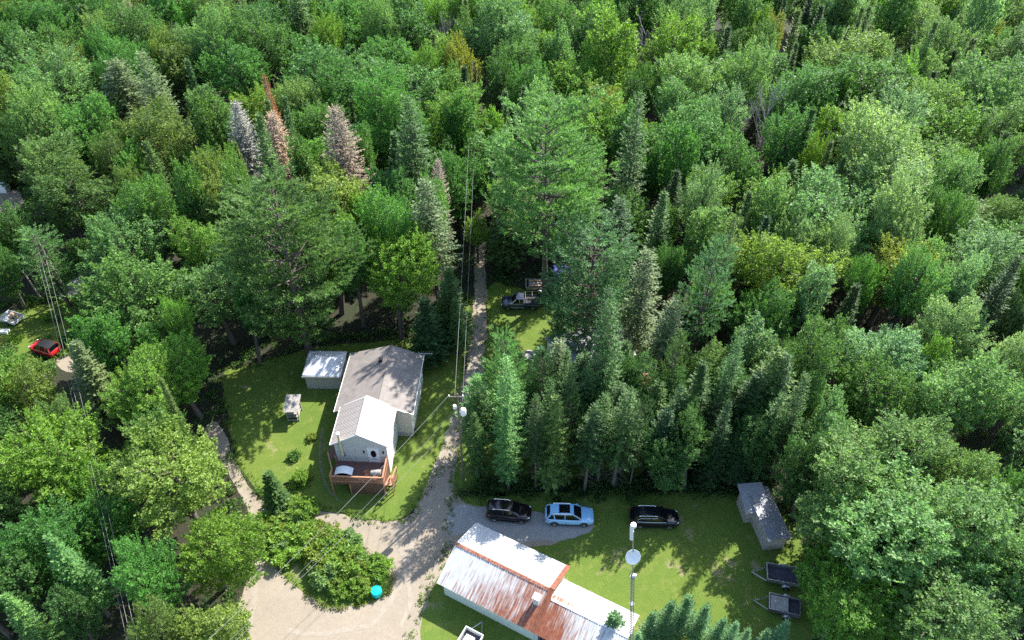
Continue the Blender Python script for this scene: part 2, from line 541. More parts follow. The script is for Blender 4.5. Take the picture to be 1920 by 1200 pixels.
np_ = 6
dv = (AV1 - AV0) / np_
for k in range(np_):
    v0, v1 = AV0 + k * dv, AV0 + (k + 1) * dv - .012
    ribbed(AX0, amid - .002, AE, AR, v0, v1, 4, .06, rib=.03).build('roof_panel', M['tan_metal'], house)
    ribbed(amid + .002, AX1, AR, AE, v0, v1, 4, .06, rib=.03).build('roof_panel', M['tan_metal'], house)
rc = MB()
rc.slab([(amid - .16, AV0 - .01, AR - .0), (amid, AV0 - .01, AR + .07), (amid, AV1, AR + .07), (amid - .16, AV1, AR - .0)], .02)
rc.slab([(amid, AV0 - .01, AR + .07), (amid + .16, AV0 - .01, AR), (amid + .16, AV1, AR), (amid, AV1, AR + .07)], .02)
rc.build('ridge_cap', M['tan_metal'], house)
fb = MB()
fb.slab([(AX0 - .03, AV0 - .015, AE + .03), (AX0 - .03, AV0 - .015, AE - .14), (amid, AV0 - .015, AR - .12), (amid, AV0 - .015, AR + .05)], .03)
fb.slab([(amid, AV0 - .015, AR + .05), (amid, AV0 - .015, AR - .12), (AX1 + .03, AV0 - .015, AE - .14), (AX1 + .03, AV0 - .015, AE + .03)], .03)
fb.box(AX0 - .07, AX0 - .012, AV0, AV1, AE - .15, AE + .02)
fb.box(AX1 + .012, AX1 + .07, AV0, AV1, AE - .15, AE + .02)
fb.build('fascia', M['white_paint'], house)
# door with oval glass, lamps, meter, chimney pipe
dx = AX0 + 3.75
door = MB().box(dx, dx + .98, wv0 - .06, wv0 - .024, DZ + .03, DZ + 2.15).build('door', M['white_paint'], house)
ml = MB()
ml.lathe([(.29, 0), (.29, .03), (.25, .05)], 20, (dx + .49, wv0 - .065, DZ + 1.42), Matrix.Rotation(math.radians(90), 4, 'X') @ Matrix.Diagonal((1, 1.9, 1, 1)))
ml.build('oval_glass', M['black_glass'], door, True)
MB().box(dx + .2, dx + .8, wv0 - .075, wv0 - .062, DZ + .55, DZ + .62).build('letter_slot', M['dark'], door)
fr = MB()
fr.box(dx - .1, dx - .005, wv0 - .07, wv0 - .024, DZ + .02, DZ + 2.26).box(dx + .985, dx + 1.08, wv0 - .07, wv0 - .024, DZ + .02, DZ + 2.26).box(dx - .1, dx + 1.08, wv0 - .072, wv0 - .024, DZ + 2.265, DZ + 2.36)
fr.build('door_frame', M['white_paint'], house)
for s in (-.55, 1.45):
    lw = MB().box(dx + s, dx + s + .14, wv0 - .16, wv0 - .024, DZ + 1.55, DZ + 1.9)
    lw.build('wall_lamp', M['dark'], house, bevel=.02)
ch = MB().tube([(AX0 + 1.05, wv0 - .22, DZ + 1.2), (AX0 + 1.05, wv0 - .22, 6.55)], .13, 12).build('chimney_pipe', M['cream'], house, True)
MB().lathe([(.17, 0), (.2, .06), (.2, .2), (.05, .3)], 12, (AX0 + 1.05, wv0 - .22, 6.5)).build('chimney_cap', M['white_paint'], ch, True)
MB().box(AX0 + .98, AX0 + 1.3, wv0 - .2, wv0 - .024, DZ + 1.0, DZ + 1.45).build('vent_box', M['galv'], house, bevel=.02)
MB().tube([(AX0 + 2.35, wv0 - .04, DZ), (AX0 + 2.35, wv0 - .04, AE + .3)], .035, 6).build('conduit', M['siding'], house)
# deck: floor boards, rails, posts, skirt
deck = empty('deck', (0, 0, 0)); deck.parent = house
DV0, DV1 = wv0 - 2.75, wv0 - .03
DX0, DX1 = AX0 + .15, AX1 - .35
nb = 14
for k in range(nb):
    v0 = DV0 + (DV1 - DV0) * k / nb
    cut = .9 if False else 0
    MB().box(DX0 + cut, DX1, v0, v0 + (DV1 - DV0) / nb - .015, DZ - .045, DZ).build('deck_board', M['deck_floor'], deck)
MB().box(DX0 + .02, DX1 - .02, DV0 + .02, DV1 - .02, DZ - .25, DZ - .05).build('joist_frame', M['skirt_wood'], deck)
sb = MB()
sb.box(DX0 - .9, DX0 - .01, wv0 + .2, wv0 + 3.0, DZ - .05, DZ)
sb.build('side_walk', M['deck_floor'], deck)
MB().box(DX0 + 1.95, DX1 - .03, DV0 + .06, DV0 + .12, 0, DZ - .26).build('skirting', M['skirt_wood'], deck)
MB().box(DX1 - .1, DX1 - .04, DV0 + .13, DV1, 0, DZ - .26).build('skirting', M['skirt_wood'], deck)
posts = [(DX0, DV0), (DX1 - .1, DV0), (DX0 + 1.85, DV0), (DX1 - .1, DV1 - .15), (DX0, DV1 - .2), (DX0 - .85, DV1 + .2)]
for i, (u, v) in enumerate(posts):
    MB().box(u, u + .12, v, v + .12, 0, DZ + (1.12 if i != 2 else -.26)).build('post', M['deck_wood'], deck)


def rail_run(p, q):
    p, q = Vector((*p, 0)), Vector((*q, 0))
    d = (q - p); L = d.length; ang = math.atan2(d.y, d.x)
    mtx = Matrix.Translation(p) @ Matrix.Rotation(ang, 4, 'Z')
    MB().box(.0, L, -.07, .07, DZ + .98, DZ + 1.03, mtx).build('top_rail', M['deck_wood'], deck)
    MB().box(.02, L - .02, -.03, .03, DZ + .86, DZ + .97, mtx).build('sub_rail', M['deck_wood'], deck)
    MB().box(.02, L - .02, -.03, .03, DZ + .08, DZ + .17, mtx).build('bottom_rail', M['deck_wood'], deck)
    mb_ = MB()
    k = 0.1
    while k < L - .05:
        mb_.box(k, k + .045, -.02, .02, DZ + .17, DZ + .86, mtx)
        k += .135
    tag(mb_.build('balustrade', M['deck_wood'], deck), kind='stuff')


rail_run((DX0 + .06, DV0 + .06), (DX1 - .04, DV0 + .06))
rail_run((DX1 - .04, DV0 + .06), (DX1 - .04, DV1 - .1))
rail_run((DX0 + .06, DV0 + .06), (DX0 + .06, DV0 + .95))
rail_run((DX0 + .06, DV0 + .95), (DX0 - .8, DV1 + .25))
# lower landing with a second run of steps at the right of the deck
st = MB()
for k in range(6): st.box(DX1 + .03, DX1 + .85, DV0 + .05 + k * .38, DV0 + .05 + k * .38 + .33, DZ - .3 - (5 - k) * .0 - k * .26, DZ - .25 - k * .26)
ang_r = MB().tube([(DX1 + .85, DV0 + .05, DZ + .9), (DX1 + .85, DV0 + 2.4, DZ - .2)], .07, 4)
ang_r.build('stair_rail', M['deck_wood'], deck)
st.build('stair_tread', M['deck_wood'], deck)
for k in range(5):
    zt = DZ + .85 - k * .22
    MB().box(DX1 + .8, DX1 + .88, DV0 + .1 + k * .55, DV0 + .18 + k * .55, 0, zt).build('post', M['deck_wood'], deck)

# furniture on the deck
hm = Matrix.Translation((-19.1, 54.0, 0)) @ Matrix.Rotation(hz, 4, 'Z')


def hpos(u, v, z): return hm @ Vector((u, v, z))


sw = thing('garden_swing', 'white canopied garden swing seat standing at the deck rail', 'swing seat', hpos(DX0 + 1.35, DV0 + .75, DZ), hz)
c_ = MB()
for k in range(6):
    a0, a1 = -.9 + k * .3, -.9 + (k + 1) * .3
    z0, z1 = 1.25 - .35 * (a0 / .9) ** 2, 1.25 - .35 * (a1 / .9) ** 2
    c_.slab([(a0, -.45, z0), (a1, -.45, z1), (a1, .45, z1), (a0, .45, z0)], .04)
c_.build('canopy', M['white_paint'], sw)
c_ = MB()
for s in (-.85, .85): c_.tube([(s, -.4, 0), (s * .97, 0, .9), (s, .4, 0)], .03, 6)
c_.build('frame', M['galv'], sw)
MB().box(-.7, .7, -.2, .25, .38, .46).build('seat', M['dark'], sw)
MB().box(-.7, .7, .25, .33, .46, .85).build('backrest', M['dark'], sw)
gr = thing('barbecue', 'grey lidded barbecue in the corner of the deck', 'barbecue', hpos(DX1 - .85, DV0 + .8, DZ), hz)
MB().box(-.5, .5, -.3, .3, .65, .85).build('firebox', M['galv'], gr, bevel=.03)
MB().lathe([(.3, -.5), (.3, .5)], 12, (0, 0, .85), Matrix.Rotation(math.radians(90), 4, 'Y')).build('lid', M['grey_wood'], gr, True)
for s in (-.42, .42): MB().box(s - .04, s + .04, -.25, .25, 0, .65).build('leg', M['dark'], gr)
chr_ = thing('deck_chair', 'small folded wooden chair on the deck by the barbecue', 'chair', hpos(DX1 - 1.75, DV0 + .7, DZ), .3)
MB().box(-.25, .25, -.25, .25, .42, .46).build('seat', M['deck_wood'], chr_)
MB().box(-.25, .25, .25, .3, .46, .95).build('backrest', M['deck_wood'], chr_)
for sx in (-.22, .22):
    for sy in (-.22, .22): MB().box(sx - .025, sx + .025, sy - .025, sy + .025, 0, .42).build('leg', M['deck_wood'], chr_)

# ------------------------------------------------------------------ tarp shelter and little roofed stand on the lawn
p = at(576, 729)
sh = thing('canvas_shelter', 'grey canvas garden shelter with shiny tarp roof beside the house', 'garden shelter', (p.x, p.y, 0), math.radians(-1.0))
SW, SD, SH_ = 4.25, 3.7, 2.3
for nm, q in (('wall', (0.05, SW - .05, .05, .1, 0, SH_)), ('wall', (0.05, SW - .05, SD - .1, SD - .05, 0, SH_)), ('wall', (0.05, .1, .11, SD - .11, 0, SH_)), ('wall', (SW - .1, SW - .05, .11, SD - .11, 0, SH_))):
    MB().box(*q).build(nm, M['canvas'], sh)
rv = [(-.2, -.22, SH_), (SW + .15, -.22, SH_), (SW + .15, SD + .2, SH_ + .15), (-.2, SD + .2, SH_ + .15), (SW * .3, SD * .55, SH_ + .95), (SW * .72, SD * .55, SH_ + .95)]
rm = bpy.data.meshes.new('tarp_roof')
bm = bmesh.new()
bv = [bm.verts.new(q) for q in rv]
for f in ((0, 1, 5, 4), (1, 2, 5), (2, 3, 4, 5), (3, 0, 4)): bm.faces.new([bv[i] for i in f])
bmesh.ops.subdivide_edges(bm, edges=bm.edges[:], cuts=9, use_grid_fill=True)
for v in bm.verts: v.co.z += .10 * noise.noise(v.co * 1.1) + .05 * noise.noise(v.co * 3)
ex = bmesh.ops.extrude_face_region(bm, geom=bm.faces[:])
for v in [g for g in ex['geom'] if isinstance(g, bmesh.types.BMVert)]: v.co.z -= .06
bmesh.ops.recalc_face_normals(bm, faces=bm.faces)
bm.to_mesh(rm); bm.free(); rm.shade_smooth()
link('tarp_roof', rm, sh, M['tarp'])
MB().box(-.2, SW + .15, -.26, -.225, SH_ - .22, SH_ + .02).build('valance', M['canvas'], sh)
for u in (SW * .33, SW * .5): MB().box(u, u + .03, .03, .05, 0.02, SH_ - .1).build('zip', M['galv'], sh)

p = at(540, 789)
ws = thing('wood_stand', 'little open grey stand with sloping plank roof standing on the lawn', 'wood stand', (p.x, p.y, 0), math.radians(2))
for u in (0, 1.25):
    for v in (0, 1.5): MB().box(u, u + .1, v, v + .1, 0, 1.75 + .12 * v).build('post', M['grey_wood'], ws)
for k in range(6):
    MB().slab([(-.15 + k * .28, -.35, 1.85), (-.15 + k * .28 + .265, -.35, 1.85), (-.15 + k * .28 + .265, 2.0, 2.2), (-.15 + k * .28, 2.0, 2.2)], .05).build('plank', M['grey_wood'], ws)
MB().box(.1, 1.25, 1.45, 1.5, .1, 1.8).build('back_panel', M['grey_wood'], ws)
MB().box(.05, 1.3, .1, 1.4, .45, .5).build('shelf', M['grey_wood'], ws)
MB().box(.05, 1.3, .1, 1.4, .95, 1.0).build('shelf', M['grey_wood'], ws)
MB().box(-.02, 1.37, -.1, .03, .1, .16).build('foot_board', M['grey_wood'], ws)

p = at(541, 921)
sg = thing('sign_post', 'small square sign on a thin post at the lawn edge by the drive', 'sign', (p.x, p.y, 0), .5)
MB().tube([(0, 0, 0), (0, 0, 1.25)], .05, 6).build('post', M['dark'], sg)
MB().box(-.3, .3, -.03, .03, 1.1, 1.5).build('sign_board', M['dark'], sg, bevel=.015)
p = at(991, 668)
fp = MB()
fp.lathe([(.75, 0), (.78, .35), (.6, .38), (.58, .1), (.02, .1)], 16)
o = fp.build('fire_ring', M['stone'], None, True); o.location = p; tag(o, 'round grey stone fire ring on the lawn near the parked pickup', 'fire ring')

# ------------------------------------------------------------------ workshop with the rusty white roof
gz = math.atan2(-4.47, 8.34)
gar = thing('workshop', 'long white workshop with rust-streaked metal roof in two heights', 'workshop', (-6.78, 35.06, 0), gz)
L1, L2, GW, GE, GR, GM = 9.95, 17.2, 7.12, 2.4, 3.95, 3.56
# rust is a property of the sheet metal: streaks along the slope, strongest round the step between the roofs
m, t, b = new_mat('rusty_roof')
tc = N(t, 'ShaderNodeTexCoord'); tc.object = gar
sx = N(t, 'ShaderNodeSeparateXYZ'); t.links.new(tc.outputs['Object'], sx.inputs[0])
mp = N(t, 'ShaderNodeMapping'); mp.inputs['Scale'].default_value = (5.5, .55, .3); t.links.new(tc.outputs['Object'], mp.inputs[0])
ns = N(t, 'ShaderNodeTexNoise'); ns.inputs['Scale'].default_value = 1.0; ns.inputs['Detail'].default_value = 8; ns.inputs['Roughness'].default_value = .68; t.links.new(mp.outputs[0], ns.inputs[0])
uu = N(t, 'ShaderNodeMapRange'); uu.inputs[1].default_value = 0; uu.inputs[2].default_value = 17; t.links.new(sx.outputs[0], uu.inputs[0])
zone = ramp(t, uu.outputs[0], [(0, (.10,) * 3), (.22, (.30,) * 3), (.42, (.47,) * 3), (.585, (.66,) * 3), (.64, (.66,) * 3), (.74, (.36,) * 3), (.86, (.24,) * 3), (1, (.16,) * 3)])
vv_ = N(t, 'ShaderNodeMapRange'); vv_.inputs[1].default_value = 0; vv_.inputs[2].default_value = 7.2; t.links.new(sx.outputs[1], vv_.inputs[0])
zv = ramp(t, vv_.outputs[0], [(0, (.22,) * 3), (.2, (.12,) * 3), (.36, (.0,) * 3), (.485, (-.12 + .12,) * 3), (.52, (0,) * 3), (1, (0,) * 3)])
back = math_(t, 'GREATER_THAN', sx.outputs[1], 3.56)
s_ = math_(t, 'ADD', math_(t, 'ADD', ns.outputs[0], math_(t, 'MULTIPLY', zone, .62)), math_(t, 'MULTIPLY', zv, .55))
s_ = math_(t, 'SUBTRACT', s_, math_(t, 'MULTIPLY', back, .6))
fac = ramp(t, s_, [(.70, (0, 0, 0)), (.80, (.55,) * 3), (.93, (1, 1, 1))])
n2 = noise_tex(t, 3.0, 6)
rustc = ramp(t, n2, [(.3, (.15, .046, .024)), (.5, (.225, .074, .037)), (.75, (.31, .135, .075))])
whitec = ramp(t, noise_tex(t, 1.3, 7, .7, stretch=(4, .6, 1)), [(.3, (.36, .37, .37)), (.6, (.54, .55, .55)), (.8, (.62, .62, .61))])
t.links.new(mix(t, fac, whitec, rustc), b.inputs['Base Color'])
b.inputs['Roughness'].default_value = .5; b.inputs['Metallic'].default_value = .0
M['rusty_roof'] = m
# mottled, nearly all-rust metal for the ridge and the step trim
m, t, b = new_mat('rusty_trim')
n2 = noise_tex(t, 4.5, 6, .7)
t.links.new(ramp(t, n2, [(.36, (.20, .07, .04)), (.5, (.33, .13, .08)), (.6, (.42, .2, .13)), (.68, (.6, .55, .52))]), b.inputs['Base Color'])
b.inputs['Roughness'].default_value = .8
M['rusty_trim'] = m


def gbox(x0, x1, y0, y1, e, mid, r, mat, nm):
    q = []
    for u in (x0, x1): q += [(u, y0, 0), (u, y1, 0), (u, y1, e), (u, mid, r), (u, y0, e)]
    MB().add(q, [(0, 4, 3, 2, 1), (5, 6, 7, 8, 9), (0, 1, 6, 5), (1, 2, 7, 6), (4, 0, 5, 9), (2, 3, 8, 7), (3, 4, 9, 8)]).build(nm, mat, gar)


gbox(.35, L1 - .3, .45, GW - .4, GE - .02, GM, GR - .16, M['pale_green'], 'wall')
GM2, GR2, GW2 = 2.95, 3.58, 5.8
gbox(L1 - .28, L2 - .3, .47, GW2 - .35, GE - .06, GM2, GR2 - .16, M['pale_green'], 'wall')


def gpanel(u0, u1, v0, z0, v1, z1, n=4, rib=.035):
    """sheet sloping over v; ribs run down the slope"""
    mb_ = MB()
    mb_.slab([(u0, v0, z0), (u1, v0, z0), (u1, v1, z1), (u0, v1, z1)] if True else [], .05)
    nn = Vector((0, -(z1 - z0), v1 - v0)).normalized()
    if nn.z < 0: nn = -nn
    for k in range(n):
        c_ = u0 + (k + .12) * (u1 - u0) / n
        wd = .035 if k else .055
        a, b2 = Vector((c_, v0, z0)), Vector((c_, v1, z1))
        e = Vector((wd, 0, 0))
        p = [a - e, a + e, b2 + e, b2 - e]
        r1 = [x + nn * (rib if k else rib * 1.6) for x in [a - e * .5, a + e * .5, b2 + e * .5, b2 - e * .5]]
        mb_.add([x - nn * .002 for x in p] + r1, [(4, 5, 6, 7), (0, 1, 5, 4), (1, 2, 6, 5), (2, 3, 7, 6), (3, 0, 4, 7)])
    return mb_


npan = 11
for k in range(npan):
    u0 = L1 * k / npan
    u1 = L1 * (k + 1) / npan - .012
    gpanel(u0, u1, 0, GE, GM - .003, GR).build('roof_panel', M['rusty_roof'], gar)
    gpanel(u0, u1, GW, GE, GM + .003, GR).build('roof_panel', M['rusty_roof'], gar)
for k in range(8):
    u0 = L1 + .03 + (L2 - L1) * k / 8
    u1 = L1 + .03 + (L2 - L1) * (k + 1) / 8 - .012
    gpanel(u0, u1, 0.02, GE - .07, GM2 - .003, GR2).build('roof_panel', M['rusty_roof'], gar)
    gpanel(u0, u1, GW2, GE - .07, GM2 + .003, GR2).build('roof_panel', M['rusty_roof'], gar)
for k in range(13):
    u0 = -.02 + k * (L1 / 13)
    q = MB()
    u1 = u0 + L1 / 13 - .03
    q.slab([(u0, GM - .24, GR - .03), (u1, GM - .24, GR - .03), (u1, GM, GR + .085), (u0, GM, GR + .085)], .02)
    q.slab([(u0, GM, GR + .085), (u1, GM, GR + .085), (u1, GM + .1, GR + .04), (u0, GM + .1, GR + .04)], .02)
    q.build('ridge_tile', M['rusty_trim'], gar)
q = MB()
q.slab([(L1 + .0, GM2 - .13, GR2 + .0), (L2, GM2 - .13, GR2 + .0), (L2, GM2, GR2 + .05), (L1 + .0, GM2, GR2 + .05)], .02)
q.slab([(L1, GM2, GR2 + .05), (L2, GM2, GR2 + .05), (L2, GM2 + .13, GR2), (L1, GM2 + .13, GR2)], .02)
q.build('ridge_cap', M['dirty_white'], gar)
for (a, za, b2, zb) in ((-.02, GE + .045, GM, GR + .1), (GW + .05, GE + .045, GM, GR + .1)):
    for k in range(3):
        u0 = L1 - .42 + k * .16
        gpanel(u0, u0 + .14, a, za + .01 * k, b2, zb + .01 * k, 1, .03).build('step_trim', M['rust_plain'], gar)
MB().box(L1 - .29, L1 - .26, GM + 0.1, GW - .5, GE, GE + .1).build('step_wall', M['dirty_white'], gar)
ck = MB().box(L1 - 1.25, L1 - .75, 1.95, 2.45, 3.0, 4.25).build('chimney', M['dirty_white'], gar, bevel=.03)
MB().box(L1 - 1.32, L1 - .68, 1.88, 2.52, 4.25, 4.33).build('chimney_cap', M['white_paint'], ck)
MB().box(L1 + 1.0 - .9, L1 + 3.2, .40, .465, .05, 1.95).build('door', M['dark'], gar)
for k in range(9): MB().box(L1 + .16 + k * .34, L1 + .16 + k * .34 + .2, .36, .40, .08, 1.9).build('slat', M['bed_board'], gar)
q = MB()
for k in range(3):
    q.slab([(-.025, 0, GE + .01), (-.025, 0, GE - .12), (-.025, GM, GR - .12), (-.025, GM, GR + .01)], .03)
    break
q.slab([(-.025, GM, GR + .01), (-.025, GM, GR - .12), (-.025, GW, GE - .12), (-.025, GW, GE + .01)], .03)
q.build('gable_trim', M['white_paint'], gar)


# open box trailer by the workshop
def gpos(u, v, z):
    return Matrix.Translation((-6.78, 35.06, 0)) @ Matrix.Rotation(gz, 4, 'Z') @ Vector((u, v, z))


def trailer(name, label, loc, rz, L, Wd, zf, hs, mat_side, mat_bed, group=None, tongue=1.3, wheels=True, cover=None):
    r = thing(name, label, 'trailer', loc, rz, group)
    MB().box(0, L, 0, Wd, zf - .08, zf).build('bed', mat_bed, r)
    for q in ((0, L, 0, .05, zf, zf + hs), (0, L, Wd - .05, Wd, zf, zf + hs), (0, .05, .052, Wd - .052, zf, zf + hs), (L - .05, L, .052, Wd - .052, zf, zf + hs)):
        MB().box(*q).build('side_panel', mat_side, r)
    q = MB()
    for y in (-.02, Wd - .06): q.box(-.03, L + .03, y, y + .08, zf + hs, zf + hs + .05)
    for x in (-.03, L - .05): q.box(x, x + .08, .07, Wd - .07, zf + hs, zf + hs + .05)
    q.build('top_rail', mat_side if mat_side != M['bed_board'] else M['galv'], r)
    q = MB()
    q.tube([(0, .2, zf - .12), (-tongue, Wd / 2, zf - .12)], .05, 4).tube([(0, Wd - .2, zf - .12), (-tongue, Wd / 2, zf - .12)], .05, 4)
    q.build('tongue', M['galv'], r)
    MB().tube([(-tongue + .1, Wd / 2, 0), (-tongue + .1, Wd / 2, zf + .25)], .04, 6).build('jack', M['galv'], r)
    if wheels:
        for y, s in ((-.22, -1), (Wd + .22, 1)):
            wheel(r, (L * .6, y, .32), .32, .2, s)
            q = MB()
            for k in range(7):
                a0, a1 = math.pi * k / 7, math.pi * (k + 1) / 7
                q.slab([(L * .6 + .42 * math.cos(a0), y - .13, .32 + .42 * math.sin(a0)), (L * .6 + .42 * math.cos(a0), y + .13, .32 + .42 * math.sin(a0)),
                        (L * .6 + .42 * math.cos(a1), y + .13, .32 + .42 * math.sin(a1)), (L * .6 + .42 * math.cos(a1), y - .13, .32 + .42 * math.sin(a1))], .02)
            q.build('fender', M['galv'], r)
    if cover: MB().box(.12, L * .62, .1, Wd - .15, zf + hs - .05, zf + hs + .02).build('cover_board', cover, r)
    return r


def wheel(parent, loc, r, wd, side):
    mt = Matrix.Rotation(math.radians(-90 * side), 4, 'X')
    q = MB().lathe([(r * .62, -wd / 2), (r * .93, -wd / 2), (r, -wd * .32), (r, wd * .32), (r * .93, wd / 2), (r * .62, wd / 2)], 20, loc, mt)
    wh = q.build('wheel', M['rubber'], parent, True)
    l2 = Vector(loc) + Vector((0, side * (wd / 2 + .004), 0))
    q = MB().lathe([(r * .63, -.02), (r * .63, .0), (r * .52, .008), (r * .14, .012)], 16, l2, mt)
    q.build('rim', M['dark'], wh, True)
    q = MB()
    for k in range(5):
        a = k * 2 * math.pi / 5
        d = Vector((math.cos(a), 0, math.sin(a))); e = Vector((-math.sin(a), 0, math.cos(a)))
        q.slab([l2 + Vector((0, side * .02, 0)) + d * r * .08 - e * r * .11, l2 + Vector((0, side * .02, 0)) + d * r * .08 + e * r * .11,
                l2 + Vector((0, side * .02, 0)) + d * r * .6 + e * r * .14, l2 + Vector((0, side * .02, 0)) + d * r * .6 - e * r * .14], .012)
    q.tube([l2 + d * 0 + Vector((0, 0, 0)), l2 + Vector((0, side * .025, 0))], r * .16, 8)
    q.build('spokes', M['rim'], wh)
    return wh


p = at(874, 1174, 1.05)
tr0 = trailer('box_trailer', 'open white box trailer parked in front of the workshop wall', (p.x, p.y, 0), gz - math.radians(90), 3.2, 1.75, .55, .5, M['off_white'], M['bed_board'])
MB().box(.5, 2.6, .35, 1.2, .56, .9).build('load_panel', M['white_paint'], tr0)
p = at(1437, 1096)
trailer('utility_trailer', 'dark open utility trailer parked below the grey sheds', (p.x - .1, p.y, 0), math.radians(-11), 2.9, 1.75, .5, .45, M['galv'], M['bed_board'], 'small trailers in the shade at the lawn edge')
p = at(1440, 1150)
trailer('utility_trailer', 'dark utility trailer with a pale cover board, half under the maple', (p.x - .1, p.y, 0), math.radians(-15), 2.7, 1.6, .5, .4, M['bed_board'], M['bed_board'], 'small trailers in the shade at the lawn edge', cover=M['grey_wood'])

# ------------------------------------------------------------------ two joined sheds at the right edge of the lawn
p = at(1431, 1032)
ls = thing('plank_shed', 'narrow grey plank shed with long lean-to roof at the edge of the lawn', 'shed', (p.x, p.y, 0), math.radians(8))
LW, LL = 2.0, 5.6
q = MB()
q.add([(0, 0, 0), (LW, 0, 0), (LW, 0, 2.0), (0, 0, 2.5), (0, LL, 0), (LW, LL, 0), (LW, LL, 2.0), (0, LL, 2.5)], [(0, 1, 2, 3), (7, 6, 5, 4), (0, 4, 5, 1), (1, 5, 6, 2), (2, 6, 7, 3), (3, 7, 4, 0)])
q.build('wall', M['grey_wood'], ls)
for k in range(8):
    MB().box(.02, LW - .02, -.03, -.003, .03 + k * .25, .03 + k * .25 + .235).build('plank', M['grey_wood'], ls)
for k in range(12):
    MB().box(-.03, -.003, .02 + k * LL / 12, (k + 1) * LL / 12, .02, 2.42).build('plank', M['grey_wood'], ls)
for k in range(6):
    v0 = -.25 + k * (LL + .5) / 6
    MB().slab([(-.25, v0, 2.62), (LW + .35, v0, 1.98), (LW + .35, v0 + (LL + .5) / 6 - .012, 1.98), (-.25, v0 + (LL + .5) / 6 - .012, 2.62)], .05).build('roof_panel', M['shed_roof'], ls)
MB().box(-.12, .12, -.35, -.04, 2.1, 2.3).build('lamp', M['white_paint'], ls, bevel=.03)
p = at(1394, 980)
ss = thing('tin_shed', 'small square shed with pale sheet-metal roof beside the long plank shed', 'shed', (p.x, p.y, 0), math.radians(5))
for q in ((0, 1.95, 0, .08, 0, 2.3), (0, 1.95, 2.3, 2.38, 0, 2.5), (0, .08, .082, 2.298, 0, 2.3), (1.87, 1.95, .082, 2.298, 0, 2.3)): MB().box(*q).build('wall', M['grey_wood'], ss)
for k in range(6): MB().box(.02 + k * .32, .02 + k * .32 + .305, -.03, -.003, .02, 2.25).build('plank', M['grey_wood'], ss)
for k in range(3):
    u0 = -.35 + k * .85
    MB().slab([(u0, -.45, 2.32), (u0 + .84, -.45, 2.32), (u0 + .84, 2.75, 2.75), (u0, 2.75, 2.75)], .05).build('roof_panel', M['shed_roof'], ss)


# ------------------------------------------------------------------ vehicles
def loft(rings, cap=True):
    mb_ = MB()
    n = len(rings[0])
    for r in rings: mb_.v += [tuple(p) for p in r]
    for i in range(len(rings) - 1):
        for k in range(n):
            k2 = (k + 1) % n
            mb_.f.append((i * n + k, (i + 1) * n + k, (i + 1) * n + k2, i * n + k2))
    if cap:
        mb_.f.append(tuple(range(n)))
        mb_.f.append(tuple(range(len(rings) * n - 1, (len(rings) - 1) * n - 1, -1)))
    return mb_


def ring(x, w_, zb, zs, crown=.05):
    half = [(.82 * w_, zb), (.97 * w_, zb + .12), (w_, zb + .3 * (zs - zb) + .05), (w_ * .985, zs - .14), (w_ * .93, zs - .03), (w_ * .72, zs + crown * .6), (0, zs + crown)]
    return [(x, y, z) for y, z in half] + [(x, -y, z) for y, z in reversed(half[:-1])]


